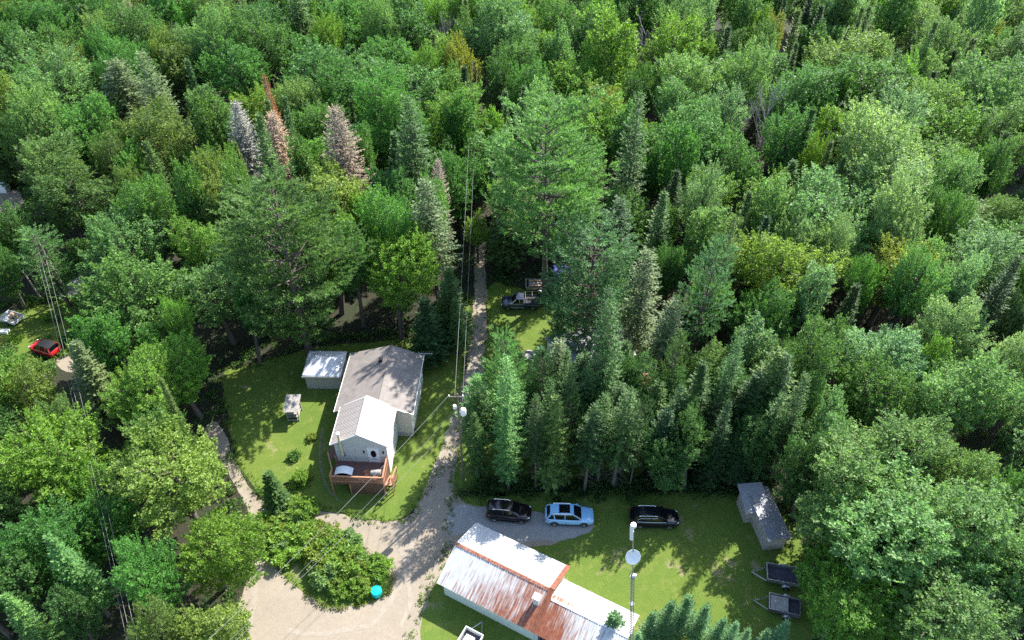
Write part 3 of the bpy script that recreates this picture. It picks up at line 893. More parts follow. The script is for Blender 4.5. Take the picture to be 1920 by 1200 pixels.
def suv(label, loc, rz, paint, L=4.65, rails=True, sunroof=False, chrome=False, trim=None, group=None, black_roof=False, coupe=0.0):
    r = thing('parked_suv', label, 'car', loc, rz, group)
    s = L / 4.65
    st_ = [(-2.3, .74, .42, .92), (-2.2, .86, .32, 1.02), (-1.75, .92, .24, 1.06), (-.8, .935, .22, 1.05), (.3, .935, .22, 1.03), (1.0, .93, .22, 1.02), (1.5, .92, .22, .985), (1.95, .88, .25, .91), (2.2, .80, .32, .80), (2.33, .62, .42, .66)]
    loft([ring(x * s, w_, zb, zs) for x, w_, zb, zs in st_]).build('body', M[paint], r, 50)
    # greenhouse
    gs = [(-2.15 * s, .78, .60, 1.08), (-1.85 * s + coupe * .2, .82, .62, 1.58 - coupe * .12), (-.9 * s, .84, .64, 1.68), (-.1 * s, .84, .65, 1.68), (.35 * s, .84, .62, 1.62), (1.12 * s, .80, .66, 1.06)]
    rings = []
    for x, wb, wt, zt in gs:
        zb = 1.0
        half = [(wb, zb), (wb - (wb - wt) * .75 * min(1, (zt - zb) / .6), zb + (zt - zb) * .8), (wt, zt - .015), (wt * .5, zt + .02)]
        rings.append([(x, y, z) for y, z in half] + [(x, -y, z) for y, z in reversed(half)])
    loft(rings).build('window_glass', M['black_glass'], r, 30)
    # roof skin
    rs = [(-1.98 * s + coupe * .3, .60, 1.575 - coupe * .14), (-1.5 * s, .64, 1.665), (-.9 * s, .665, 1.715), (-.1 * s, .665, 1.715), (.38 * s, .635, 1.645)]
    rings = [[(x, wt, z - .06), (x, wt * .96, z), (x, wt * .5, z + .022), (x, 0, z + .03), (x, -wt * .5, z + .022), (x, -wt * .96, z), (x, -wt, z - .06)] for x, wt, z in rs]
    loft(rings).build('roof', M['dark' if black_roof else paint], r, 40)
    for y in (-1, 1):
        for pts_, pr_ in (([(1.14 * s, y * .81, 1.04), (.36 * s, y * .645, 1.63)], .045), ([(-.42 * s, y * .87, 1.02), (-.45 * s, y * .69, 1.66)], .04),
                          ([(-1.35 * s, y * .87, 1.02), (-1.5 * s, y * .67, 1.62)], .06), ([(-2.16 * s, y * .80, 1.04), (-1.88 * s + coupe * .2, y * .64, 1.56 - coupe * .12)], .07)):
            MB().tube(pts_, pr_, 5).build('pillar', M[paint], r)
        if chrome: MB().tube([(.95 * s, y * .865, 1.075), (-.4 * s, y * .89, 1.09), (-1.7 * s, y * .87, 1.12), (-1.75 * s, y * .80, 1.3), (-1.4 * s, y * .735, 1.5), (.2 * s, y * .715, 1.52)], .022, 5).build('window_trim', M['chrome'], r)
        if rails: MB().tube([(-1.55 * s, y * .6, 1.70), (-1.4 * s, y * .61, 1.77), (-.1 * s, y * .61, 1.78), (.12 * s, y * .6, 1.71)], .03, 5).build('roof_rail', M['chrome'], r)
        for x in (-1.4 * s, 1.38 * s):
            wheel(r, (x, y * .84, .35), .35, .22, y)
            q = MB()
            for k in range(9):
                a0, a1 = math.pi * k / 9 - .05, math.pi * (k + 1) / 9 - .05
                q.slab([(x + .36 * math.cos(a0), y * .942, .35 + .36 * math.sin(a0)), (x + .43 * math.cos(a0), y * .945, .35 + .43 * math.sin(a0)),
                        (x + .43 * math.cos(a1), y * .945, .35 + .43 * math.sin(a1)), (x + .36 * math.cos(a1), y * .942, .35 + .36 * math.sin(a1))], .01)
            q.build('wheel_arch', M['dark'], r)
        MB().box(-.18, .18, -.1, .1, 0, .13, Matrix.Translation((2.05 * s, y * .68, .72)) @ Matrix.Rotation(y * -.5, 4, 'Z')).build('headlight', M['lamp_glass'], r, bevel=.03)
        MB().box(-.06, .06, -.16, .16, 0, .2, Matrix.Translation((-2.2 * s, y * .7, .82))).build('tail_light', M['tail_red'], r, bevel=.03)
        MB().box(.72, .9, y * .94 - .04, y * .94 + .1 * y + .04, 1.02, 1.15).build('mirror', M[trim or paint], r, bevel=.02)
        MB().box(-1.05 * s, 1.05 * s, y * .93 - .02, y * .93 + .025, .26, .34).build('side_sill', M['dark' if trim is None else trim], r)
    if sunroof: MB().box(-1.0 * s, .02, -.48, .48, 1.742, 1.762).build('sunroof', M['black_glass'], r, bevel=.008)
    MB().box(2.26 * s, 2.35 * s, -.5, .5, .45, .68).build('grille', M['dark'], r, bevel=.02)
    return r


def carpose(a, b2, off=.9):
    """ground pose from the pixels where the near side's two ends meet the ground"""
    A, B = at(*a), at(*b2)
    c_ = (A + B) / 2
    d = (B - A).normalized()
    n_ = Vector((-d.y, d.x, 0))
    c_ += n_ * off
    return (c_.x, c_.y, .0), math.atan2(d.y, d.x), (B - A).length


grp = 'SUVs parked in the shade behind the workshop'
l_, z_, ll = carpose((911, 977), (993, 984)); suv('blackish SUV parked nearest the lane behind the workshop', (l_[0], l_[1], .012), z_, 'maroon_black', 4.55, group=grp)
l_, z_, ll = carpose((1021, 986), (1113, 989)); suv('white SUV tinted sky-reflection blue with black glass roof parked between the two dark SUVs', (l_[0], l_[1], .012), z_, 'white_car_sky_tint', 4.9, sunroof=True, group=grp, coupe=.5)
l_, z_, ll = carpose((1182, 991), (1272, 993)); suv('black SUV with chrome window trim parked on the grass behind the mast', (l_[0], l_[1], .012), z_, 'black_paint', 4.9, chrome=True, group=grp)
p = at(80, 668)
suv('small red hatchback with black roof on the far-off lawn', (p.x + .2, p.y + .8, .012), math.radians(158), 'red_paint', 3.9, rails=False, black_roof=True)

p = at(972, 583)
pu = thing('pickup_truck', 'dark blue-grey extended-cab pickup parked nose to the lane', 'pickup truck', (p.x + .3, p.y + .95, .012), math.radians(180))
st_ = [(-2.6, .80, .5, .95), (-2.5, .88, .42, 1.05), (-.35, .90, .36, 1.05), (.9, .90, .34, 1.03), (1.3, .89, .34, 1.08), (1.75, .88, .36, 1.05), (2.35, .84, .42, .98), (2.55, .74, .5, .82)]
loft([ring(x, w_, zb, zs, .04 if x > -.3 else -.0) for x, w_, zb, zs in st_]).build('body', M['navy_paint'], pu, 45)
q = MB()
q.box(-2.45, -.55, -.72, .72, 1.045, 1.075)
q.build('bed_floor', M['dark'], pu)
for y in (-.86, .78): MB().box(-2.5, -.45, y, y + .08, 1.03, 1.25).build('bed_side', M['navy_paint'], pu, bevel=.02)
MB().box(-2.56, -2.48, -.85, .85, .75, 1.25).build('tailgate', M['navy_paint'], pu, bevel=.02)
rings = []
for x, wb, wt, zt in [(-.45, .84, .70, 1.2), (-.35, .84, .68, 1.68), (.35, .84, .68, 1.72), (.62, .83, .66, 1.66), (1.25, .80, .70, 1.06)]:
    half = [(wb, 1.0), ((wb + wt) / 2 - .02, 1.0 + (zt - 1.0) * .7), (wt, zt)]
    rings.append([(x, y, z) for y, z in half] + [(x, -y, z) for y, z in reversed(half)])
loft(rings).build('window_glass', M['black_glass'], pu, 30)
MB().box(-.42, .6, -.68, .68, 1.69, 1.76).build('cab_roof', M['navy_paint'], pu, bevel=.03)
for y in (-1, 1):
    q = MB()
    for a in ([(1.27, y * .81, 1.05), (.6, y * .68, 1.7)], [(.15, y * .85, 1.03), (.15, y * .7, 1.7)], [(-.4, y * .85, 1.03), (-.38, y * .7, 1.7)], [(-.4, y * .85, 1.06), (1.2, y * .84, 1.06)]): q.tube(a, .055, 5)
    q.build('pillar', M['galv'], pu)
    MB().tube([(-.4, y * .915, .5), (1.3, y * .915, .5)], .05, 5).build('running_board', M['chrome'], pu)
    for x in (-1.55, 1.65): wheel(pu, (x, y * .80, .37), .37, .24, y)
    MB().box(2.42, 2.56, y * .62 - .14, y * .62 + .14, .72, .88).build('headlight', M['lamp_glass'], pu, bevel=.02)
q = MB()
for x in (-2.3, -1.5, -.6):
    q.tube([(x, -.82, 1.25), (x, -.82, 1.85), (x, .82, 1.85), (x, .82, 1.25)], .035, 5)
for y in (-.82, .82): q.tube([(-2.4, y, 1.86), (-.5, y, 1.86)], .035, 5)
q.build('ladder_rack', M['dark'], pu)
q = MB().box(-.25, .15, -.3, .3, 1.762, 1.80)
q.build('roof_hatch', M['dark'], pu)
# loaded trailer behind it and the blue box
p = at(1000, 556)
lt = trailer('loaded_trailer', 'low trailer heaped with boards, parked behind the pickup', (p.x + 3.6, p.y + 2.6, 0), math.radians(180), 4.6, 1.9, .6, .35, M['galv'], M['bed_board'])
for k in range(9):
    MB().box(-1.9, 1.9, -.12, .12, 0, .06, Matrix.Translation((2.3, .25 + k * .17, .98 + .08 * (k % 3))) @ Matrix.Rotation(rnd.uniform(-.12, .12), 4, 'Z')).build('board', M['grey_wood'] if k % 2 else M['brown_bag'], lt)
p = at(1047, 545)
bx = thing('storage_box', 'dark blue storage container under the trees behind the pickup', 'container', (p.x - .6, p.y + .5, 0), .05)
MB().box(0, 2.2, 0, 2.0, .05, 2.3).build('wall', M['blue_box'], bx, bevel=.03)
for k in range(9): MB().box(.06 + k * .24, .06 + k * .24 + .1, -.04, -.002, .15, 2.2).build('rib', M['blue_box'], bx)
MB().box(-.05, 2.25, -.06, 2.05, 2.3, 2.38).build('lid', M['blue_box'], bx)

# cabin behind the pines
p = at(1050, 725)
cb = thing('cabin', 'low grey-roofed cabin half hidden behind the tall pines', 'cabin', (p.x, p.y, 0), math.radians(17))
cw, cl, ce, cr = 9.5, 6.0, 2.6, 3.8
q = []
for u in (.3, cw - .3): q += [(u, .3, 0), (u, cl - .3, 0), (u, cl - .3, ce), (u, cl / 2, cr - .15), (u, .3, ce)]
MB().add(q, [(0, 4, 3, 2, 1), (5, 6, 7, 8, 9), (0, 1, 6, 5), (1, 2, 7, 6), (4, 0, 5, 9), (2, 3, 8, 7), (3, 4, 9, 8)]).build('wall', M['off_white'], cb)
MB().slab([(0, 0, ce), (cw, 0, ce), (cw, cl / 2 - .002, cr), (0, cl / 2 - .002, cr)], .1).build('roof', M['shed_roof'], cb)
MB().slab([(0, cl / 2 + .002, cr), (cw, cl / 2 + .002, cr), (cw, cl, ce), (0, cl, ce)], .1).build('roof', M['shed_roof'], cb)
MB().box(0, cw, -.05, -.004, ce - .14, ce + .02).build('fascia', M['white_paint'], cb)
for u in (1.5, 5.2): MB().box(u, u + 1.3, .25, .295, 1.0, 2.1).build('window', M['black_glass'], cb)
sheet('patio', W((1130, 770), (1150, 715), (1215, 690), (1225, 715), (1175, 770)), .009, M['brick_red'], .3, 21)


def barrel(name, label, cat, p, r, h, mat, group=None):
    q = MB().lathe([(r * .92, 0), (r, h * .08), (r * 1.02, h * .33), (r, h * .36), (r, h * .64), (r * 1.02, h * .67), (r, h * .93), (r * .93, h), (r * .9, h - .03), (.05, h - .03)], 18)
    o = q.build(name, M[mat], None, True)
    o.location = p
    return tag(o, label, cat, group)


barrel('plastic_barrel', 'blue plastic barrel between the spruce trunks, the one nearer the lane', 'barrel', at(927, 818), .4, 1.2, 'blue_plastic', 'blue barrels in the spruce row')
barrel('plastic_barrel', 'blue plastic barrel between the spruce trunks, the one farther from the lane', 'barrel', at(986, 812), .42, 1.5, 'blue_plastic', 'blue barrels in the spruce row')
tb = barrel('water_tank', 'bright turquoise round tank on the tip of the grassy island', 'tank', at(707, 1114), .5, .75, 'cyan')
MB().lathe([(.36, 0), (.34, .05), (.1, .08)], 14, (0, 0, .725)).build('lid', M['cyan'], tb, True)
rcg = thing('garden_chair', 'red plastic garden chair glimpsed among the spruces by the cabin', 'chair', at(1090, 768), .6)
MB().box(-.3, .3, -.3, .3, .4, .46).build('seat', M['red_plastic'], rcg, bevel=.02)
MB().box(-.3, .3, .28, .35, .46, 1.0).build('backrest', M['red_plastic'], rcg, bevel=.02)
for sx_ in (-.27, .27):
    for sy_ in (-.27, .27): MB().box(sx_ - .03, sx_ + .03, sy_ - .03, sy_ + .03, 0, .4).build('leg', M['red_plastic'], rcg)

# far-off yard at the left edge: open cart heaped with sacks, sheets
p = at(22, 602)
ct = thing('yard_cart', 'flat-sided white cart heaped with brown sacks on the far-off lawn', 'cart', (p.x - 1.2, p.y - .4, 0), math.radians(-20))
MB().box(0, 2.5, 0, 1.7, .4, .5).build('bed', M['tarp'], ct)
for q in ((0, 2.5, 0, .05, .5, .8), (0, 2.5, 1.65, 1.7, .5, .9), (0, .05, .052, 1.648, .5, .9), (2.45, 2.5, .052, 1.648, .5, .8)): MB().box(*q).build('side_panel', M['tarp'], ct)
for y in (-.12, 1.82): wheel(ct, (1.25, y, .3), .3, .16, 1 if y > 0 else -1)
for k in range(7):
    o = MB().lathe([(.05, -.2), (.28, -.15), (.34, 0), (.28, .15), (.05, .2)], 10).build('sack', M['brown_bag' if k % 3 else 'cream'], ct, True)
    o.location = (.6 + rnd.random() * 1.5, .3 + rnd.random() * 1.0, .62 + .1 * (k % 3)); o.rotation_euler = (rnd.uniform(-.4, .4), rnd.uniform(-.4, .4), rnd.random() * 3); o.scale = (1.2, .8, .8)
p = at(4, 622)
tag(MB().box(-1, .9, -.45, .45, 0, .12).box(-.8, .9, -.4, .2, .12, .3).build('white_crate', M['white_paint'], None, bevel=.03), 'flat white crate lying on the far-off lawn at the frame edge', 'crate').location = p
p = at(6, 358)
tag(MB().box(-1, 1, -.7, .7, 0, 1.0).box(-.6, .6, -.5, .5, 1.0, 1.35).build('white_crate', M['white_paint'], None, bevel=.05), 'white boxy crate on the gravel pad far up the frame edge', 'crate').location = p


# ------------------------------------------------------------------ mast, poles, wires
def lattice_mast():
    b0, t0 = Vector((10.35, 29.5, 0)), Vector((8.4, 29.5, 20.4))
    r = thing('lattice_mast', 'thin lattice radio mast with white dish standing beside the workshop', 'radio mast', b0)
    d = (t0 - b0)
    def P(z): return d * (z / 20.4)
    lz = 14.0
    legs = [Vector((.17 * math.cos(a), .17 * math.sin(a), 0)) for a in (math.pi / 2, math.pi * 7 / 6, math.pi * 11 / 6)]
    for l in legs: MB().tube([P(0) + l, P(lz) + l * .75], .032, 5).build('leg', M['galv'], r)
    q = MB()
    k = 0
    z = .1
    while z < lz - .4:
        for i in range(3):
            q.tube([P(z) + legs[i] * .95, P(z + .4) + legs[(i + 1) % 3] * .95], .018, 3, cap=False)
        z += .4
    tag(q.build('bracing', M['galv'], r), kind='stuff')
    for z in (4.5, 9.3, 13.4): MB().tube([P(z), P(z + .08)], .20, 8).build('clamp', M['galv'], r)
    MB().tube([P(lz - .5), P(19.6)], .045, 8).build('pole', M['galv'], r)
    MB().tube([P(18.6) + Vector((-.12, 0, 0)), P(20.3) + Vector((-.12, 0, 0))], .13, 8).build('antenna_panel', M['white_paint'], r)
    MB().tube([P(20.2), P(20.45)], .2, 8).build('antenna_head', M['white_paint'], r)
    # dish facing the camera side
    ax = Vector((.1, -.75, .55)).normalized()
    mt = ax.to_track_quat('Z', 'Y').to_matrix().to_4x4()
    q = MB().lathe([(.02, -.16), (.25, -.13), (.42, -.06), (.56, .05), (.57, .08), (.55, .09), (.40, .0), (.2, -.08), (.02, -.1)], 24, P(16.7) + Vector((-.05, -.25, 0)), mt)
    ds = q.build('dish', M['white_paint'], r, 60)
    MB().tube([P(16.7) + Vector((-.05, -.25, 0)), P(16.7) + Vector((-.05, -.25, 0)) + ax * .45], .02, 5).build('feed_horn', M['galv'], ds)
    MB().box(-.05, .25, -.1, .1, 13.55 - 13.55, .25, Matrix.Translation(P(13.5))).build('junction_box', M['white_paint'], r)
    return r


lattice_mast()


def pole(label, base, h, arms, lean=(0, 0), r=.12, mat='pole_wood'):
    o = thing('utility_pole', label, 'utility pole', base)
    tp = Vector((lean[0], lean[1], h))
    MB().tube([(0, 0, 0), tp], r, 8, r * .7).build('mast', M[mat], o, True)
    return o, Vector(base) + tp


pb = at(869, 900)
po, ptop = pole('wooden utility pole with white transformer at the lane edge by the spruces', (pb.x, pb.y, 0), 13.4, 0)
MB().lathe([(.26, 0), (.28, .05), (.28, .75), (.2, .85)], 12, (.45, -.05, 10.5)).build('transformer', M['white_paint'], po, True)
MB().box(.1, .3, -.1, .1, 10.7, 10.8).build('bracket', M['galv'], po)
MB().lathe([(.16, 0), (.16, .4), (.06, .45)], 10, (-.35, .05, 11.3)).build('fuse_box', M['white_paint'], po, True)
MB().box(-.9, .6, -.05, .05, 12.9, 13.02).build('crossarm', M['pole_wood'], po)
for x in (-.8, 0, .5): MB().lathe([(.07, 0), (.09, .08), (.05, .2)], 8, (x, 0, 13.02)).build('insulator', M['white_paint'], po, True)
lb = at(131, 560)
lp, ltop = pole('tall leaning wooden utility pole by the far-off lawn', (lb.x, lb.y, 0), 10.2, 0, (-.6, .3), .19, 'grey_bark')
MB().box(-.6, 1.0, -.04, .04, 9.7, 9.8, Matrix.Translation((-.6, .3, 0))).build('crossarm', M['pole_wood'], lp)
sb_ = at(79, 562)
sp, stop_ = pole('short grey pole beside the tall leaning utility pole', (sb_.x, sb_.y, 0), 4.7, 0, (-.5, 0), .12, 'grey_bark')
fb_ = Vector((-6.3, 125, 0))
fpole, ftop = pole('far utility pole standing in the trees along the lane', fb_, 12.5, 0)
e2 = at(330, 1275, 8.8)
npole, ntop = pole('near utility pole below the frame that the service wires run to', (e2.x, e2.y, 0), 9.2, 0)
e3 = at(252, 1225, 9)
n2pole, n2top = pole('near utility pole carrying the wires over the dark forest cutting', (e3.x, e3.y, 0), 9.2, 0)


def wire(label, a, b2, sag, r=.022, mat='wire', group='overhead wires'):
    r *= .55
    a, b2 = Vector(a), Vector(b2)
    pts = []
    for k in range(25):
        t_ = k / 24
        p_ = a.lerp(b2, t_)
        p_.z -= sag * 4 * t_ * (1 - t_)
        pts.append(p_)
    o = MB().tube(pts, r, 5).build('overhead_wire', M[mat])
    return tag(o, label, 'wire', group)


top = Vector((pb.x, pb.y, 0))
wire('overhead wire from the lane pole top to the near pole past the island', top + Vector((-.8, 0, 13.2)), e2 + Vector((-.6, 0, .2)), .7, .03)
wire('middle service wire from the lane pole across the lawn and bushes', top + Vector((0, 0, 11.6)), e2 + Vector((.4, .3, -.9)), .8, .02)
wire('lowest service wire from the lane pole across the lawn and bushes', top + Vector((0, 0, 9.9)), e2 + Vector((.9, .4, -1.0)), .5, .025)
wire('overhead wire following the lane north, the one nearer the lawn', top + Vector((-.25, 0, 13.2)), fb_ + Vector((-.4, 0, 12.3)), 1.2, .026)
wire('overhead wire following the lane north, the one nearer the pines', top + Vector((.45, 0, 12.4)), fb_ + Vector((.4, 0, 12.0)), 1.2, .022)
wire('wire over the dark forest cutting, nearest its maple side', ltop + Vector((.6, 0, -.4)), e3 + Vector((.4, 0, 0)), 1.0, .026)
wire('wire over the dark forest cutting, between its two neighbours', ltop + Vector((.0, 0, -.3)), e3 + Vector((0, 0, .1)), .8, .026)
wire('wire over the dark forest cutting, on its outer side', ltop + Vector((-.5, 0, -.5)), e3 + Vector((-.4, 0, -.2)), 1.0, .02)
wire('wire from the leaning pole to the upper frame edge', ltop, at(-60, 370, 9.5), .3, .026)
wire('wire from the leaning pole to the cart side of the far-off lawn', Vector((lb.x, lb.y, 6.5)), at(-60, 575, 6), .3, .03)

# ------------------------------------------------------------------ trees: prototype meshes
def quad_mesh(name, Q):
    Q = np.asarray(Q, dtype=np.float32).reshape(-1, 3)
    n = len(Q) // 4
    me = bpy.data.meshes.new(name)
    me.vertices.add(n * 4)
    me.vertices.foreach_set('co', Q.ravel())
    me.loops.add(n * 4)
    me.loops.foreach_set('vertex_index', np.arange(n * 4, dtype=np.int32))
    me.polygons.add(n)
    me.polygons.foreach_set('loop_start', np.arange(n, dtype=np.int32) * 4)
    me.polygons.foreach_set('loop_total', np.full(n, 4, dtype=np.int32))
    me.update(calc_edges=True)
    return me


def nrm(a): return a / np.maximum(np.linalg.norm(a, axis=-1, keepdims=True), 1e-6)


def leaves(c, a, n, L, Wd, fold=.12):
    """rhombic leaves: base c, axis a, normal n, length L, width Wd"""
    a = nrm(a)
    b2 = nrm(np.cross(a, n))
    n = np.cross(b2, a)
    L = L[:, None]; Wd = Wd[:, None]
    m_ = c + a * L * .5 - n * L * fold
    return np.stack([c, m_ + b2 * Wd * .5, c + a * L, m_ - b2 * Wd * .5], axis=1)


def rdir(k): return nrm(R_.normal(size=(k, 3)))


def tubes(paths):
    """paths: list of (points, r0, r1); five-sided tubes in one mesh"""
    mb_ = MB()
    for pts, r0, r1 in paths: mb_.tube(pts, r0, 5, r1, cap=False)
    return mb_


def mesh_of(mb_, name, mat):
    me = bpy.data.meshes.new(name)
    me.from_pydata(mb_.v, [], mb_.f)
    me.update(); me.shade_smooth()
    me.materials.append(mat)
    return me


def broadleaf(Ht, Rr, base, n_cl, per, leaf, upw=.6, nl=9, spread=.5, flat=1.0):
    hc, av = (base + Ht) / 2, (Ht - base) / 2
    ld = rdir(nl); ld[:, 2] = ld[:, 2] * .75 + .15; ld = nrm(ld)
    cl = []
    CA = np.zeros((n_cl + 1, 3))
    tries = 0
    while len(cl) < n_cl and tries < 9000:
        tries += 1
        d = rdir(1)[0]
        if d[2] < -.65 and R_.random() < .6: continue
        ang = np.arccos(np.clip(ld @ d, -1, 1))
        rr_ = .56 + .47 * np.exp(-(ang.min() / spread) ** 2)
        f = R_.uniform(.84, 1.04) if R_.random() < .8 else R_.uniform(.45, .85)
        p_ = np.array([d[0] * Rr, d[1] * Rr, d[2] * av * (flat if d[2] > 0 else 1)]) * rr_ * f + [0, 0, hc]
        if cl and ((CA[:len(cl)] - p_) ** 2).sum(1).min() < (.78 * Rr / 4.3) ** 2: continue
        CA[len(cl)] = p_
        cl.append((p_, d))
    C_ = np.array([q[0] for q in cl]); D = np.array([q[1] for q in cl])
    k = len(C_)
    sc_ = Rr / 4.0
    ln = R_.uniform(1.0, 1.75, k) * sc_
    fat = R_.uniform(.34, .52, k) * sc_
    axk = nrm(D * .75 + np.array([0, 0, upw + .05]) + R_.normal(size=D.shape) * .32)
    idx = np.repeat(np.arange(k), per)
    tt = R_.random(len(idx)) ** .85
    rd = rdir(len(idx))
    pos = C_[idx] + axk[idx] * ((tt - .45) * ln[idx])[:, None] + rd * (fat[idx] * (1.12 - tt) * R_.random(len(idx)) ** .4)[:, None]
    ax = nrm(axk[idx] * .55 + rd * .7 + R_.normal(size=rd.shape) * .35)
    nn = nrm(np.array([0, 0, .8]) + D[idx] * .5 + R_.normal(size=rd.shape) * .5)
    L = leaf * R_.uniform(.7, 1.3, len(idx))
    Q = [leaves(pos, ax, nn, L, L * R_.uniform(.5, .75, len(idx)))]
    # leading shoots standing out of the crown
    top_ = np.where(D[:, 2] > -.1)[0]
    sh_ = R_.choice(top_, size=min(len(top_), int(k * .3)), replace=True)
    ns = 14
    i2 = np.repeat(sh_, ns)
    tt = np.tile(np.linspace(.1, 1, ns), len(sh_))
    sd_ = nrm(D[sh_] * .75 + np.array([0, 0, .9]) + R_.normal(size=(len(sh_), 3)) * .25)
    sl = R_.uniform(.7, 1.35, len(sh_))
    st0 = C_[sh_] + R_.normal(size=(len(sh_), 3)) * .4
    sidx = np.repeat(np.arange(len(sh_)), ns)
    pos = st0[sidx] + sd_[sidx] * (tt * sl[sidx])[:, None]
    ax = nrm(sd_[sidx] * .6 + rdir(len(i2)) * .8)
    L = leaf * R_.uniform(.6, 1.1, len(i2)) * (1.15 - .5 * tt)
    Q.append(leaves(pos, ax, nrm(np.array([0, 0, 1.0]) + R_.normal(size=pos.shape) * .6), L, L * .6))
    crown = quad_mesh('crown', np.concatenate(Q)); crown.materials.append(M['leaf'])
    paths = []
    bend = R_.normal(size=2) * .3
    tp = [(bend[0] * s ** 2, bend[1] * s ** 2, s * Ht * .8) for s in (0, .25, .5, .75, 1)]
    paths.append((tp, .028 * Ht * .8 + .03, .04))
    for q in R_.choice(k, size=min(k, 34), replace=False):
        e = Vector(C_[q]); s = R_.uniform(.25, .7)
        z0 = max(base * .8, min(e.z - 1.0, Ht * .75) * R_.uniform(.6, .95))
        s = z0 / (Ht * .8)
        st_0 = Vector((bend[0] * s * s, bend[1] * s * s, z0))
        md = st_0.lerp(e, .55) + Vector((0, 0, .35))
        paths.append(([st_0, md, e], .075, .02))
    return mesh_of(tubes(paths), 'trunk', M['bark']), crown


def spruce(Ht, Rr, base, step=.36, nb=9, pw=.85, tw=.15, droop=.35, fill=1.0, bare=0.0):
    P_, A_, N_, L_, W_ = [], [], [], [], []
    paths = [([(0, 0, 0), (0, 0, Ht * .5), (0, 0, Ht * .98)], .013 * Ht + .03, .015)]
    z = base * Ht
    while z < Ht - .15:
        f = (z / Ht - base) / (1 - base)
        rad = Rr * (1 - f) ** pw * R_.uniform(.82, 1.08) + .12
        if f < .12: rad *= .75 + f * 2
        nbr = max(4, int(nb * (.55 + .45 * min(1, rad / Rr * 1.6))))
        a0 = R_.random() * 6.28
        for k in range(nbr):
            az = a0 + k * 6.283 / nbr + R_.normal() * .16
            Lb = rad * R_.uniform(.72, 1.12)
            if R_.random() < .06: Lb *= .5
            o_ = np.array([math.cos(az), math.sin(az), 0.0]); s_ = np.array([-o_[1], o_[0], 0.0])
            sl = -droop * (1 - f) + .55 * f + R_.normal() * .06
            m_ = max(3, int(Lb / .17 * fill))
            t_ = np.linspace(.18, 1, m_)
            zz = sl * Lb * t_ + .22 * Lb * t_ ** 2 * (1 - f)
            pos = o_ * (Lb * t_)[:, None] + np.array([0, 0, 1.0]) * (z + zz + R_.normal(size=m_) * .03)[:, None]
            tl = (.16 + .34 * (1 - t_ * .75)) * min(1.25, .55 + Lb * .35)
            for sg in (-1, 1):
                P_.append(pos); A_.append(s_ * sg * .75 + o_ * .75 + np.array([0, 0, -.12]) + R_.normal(size=(m_, 3)) * .22)
                N_.append(np.array([0, 0, 1.0]) + R_.normal(size=(m_, 3)) * .38); L_.append(tl * R_.uniform(.8, 1.25, m_)); W_.append(np.full(m_, tw) * R_.uniform(.75, 1.3, m_))
            P_.append(pos[-1:]); A_.append((o_ + [0, 0, sl + .2])[None]); N_.append(np.array([[0, 0, 1.0]])); L_.append(np.array([.3])); W_.append(np.array([tw]))
            if (k % 3 == 0 and Lb > .8) or bare: paths.append(([(0, 0, z), tuple(pos[-1] * np.array([.8, .8, 1]))], .025, .008))
        z += step * (1 - .45 * f) * R_.uniform(.85, 1.15)
    # leader
    k = 14
    P_.append(np.stack([np.zeros(k), np.zeros(k), np.linspace(Ht - .5, Ht, k)], 1)); A_.append(rdir(k) * .7 + np.array([0, 0, .8])); N_.append(rdir(k)); L_.append(np.full(k, .24)); W_.append(np.full(k, tw * .7))
    Q = leaves(np.concatenate(P_), np.concatenate(A_), np.concatenate(N_), np.concatenate(L_), np.concatenate(W_), .08)
    return paths, Q


def spruce_pair(*a, mat='needle', bark='bark', bare_low=0, keep=1.0, **k):
    paths, Q = spruce(*a, **k)
    Ht, Rr, base = a[:3]
    if keep < 1: Q = Q[R_.random(len(Q)) < keep]
    for _ in range(bare_low):
        z = R_.uniform(.12, max(.14, base)) * Ht; az = R_.random() * 6.28; l_ = R_.uniform(.4, 1.0) * Rr
        paths.append(([(0, 0, z), (math.cos(az) * l_, math.sin(az) * l_, z - .25 * l_)], .02, .006))
    crown = quad_mesh('crown', Q); crown.materials.append(M[mat])
    return mesh_of(tubes(paths), 'trunk', M[bark]), crown


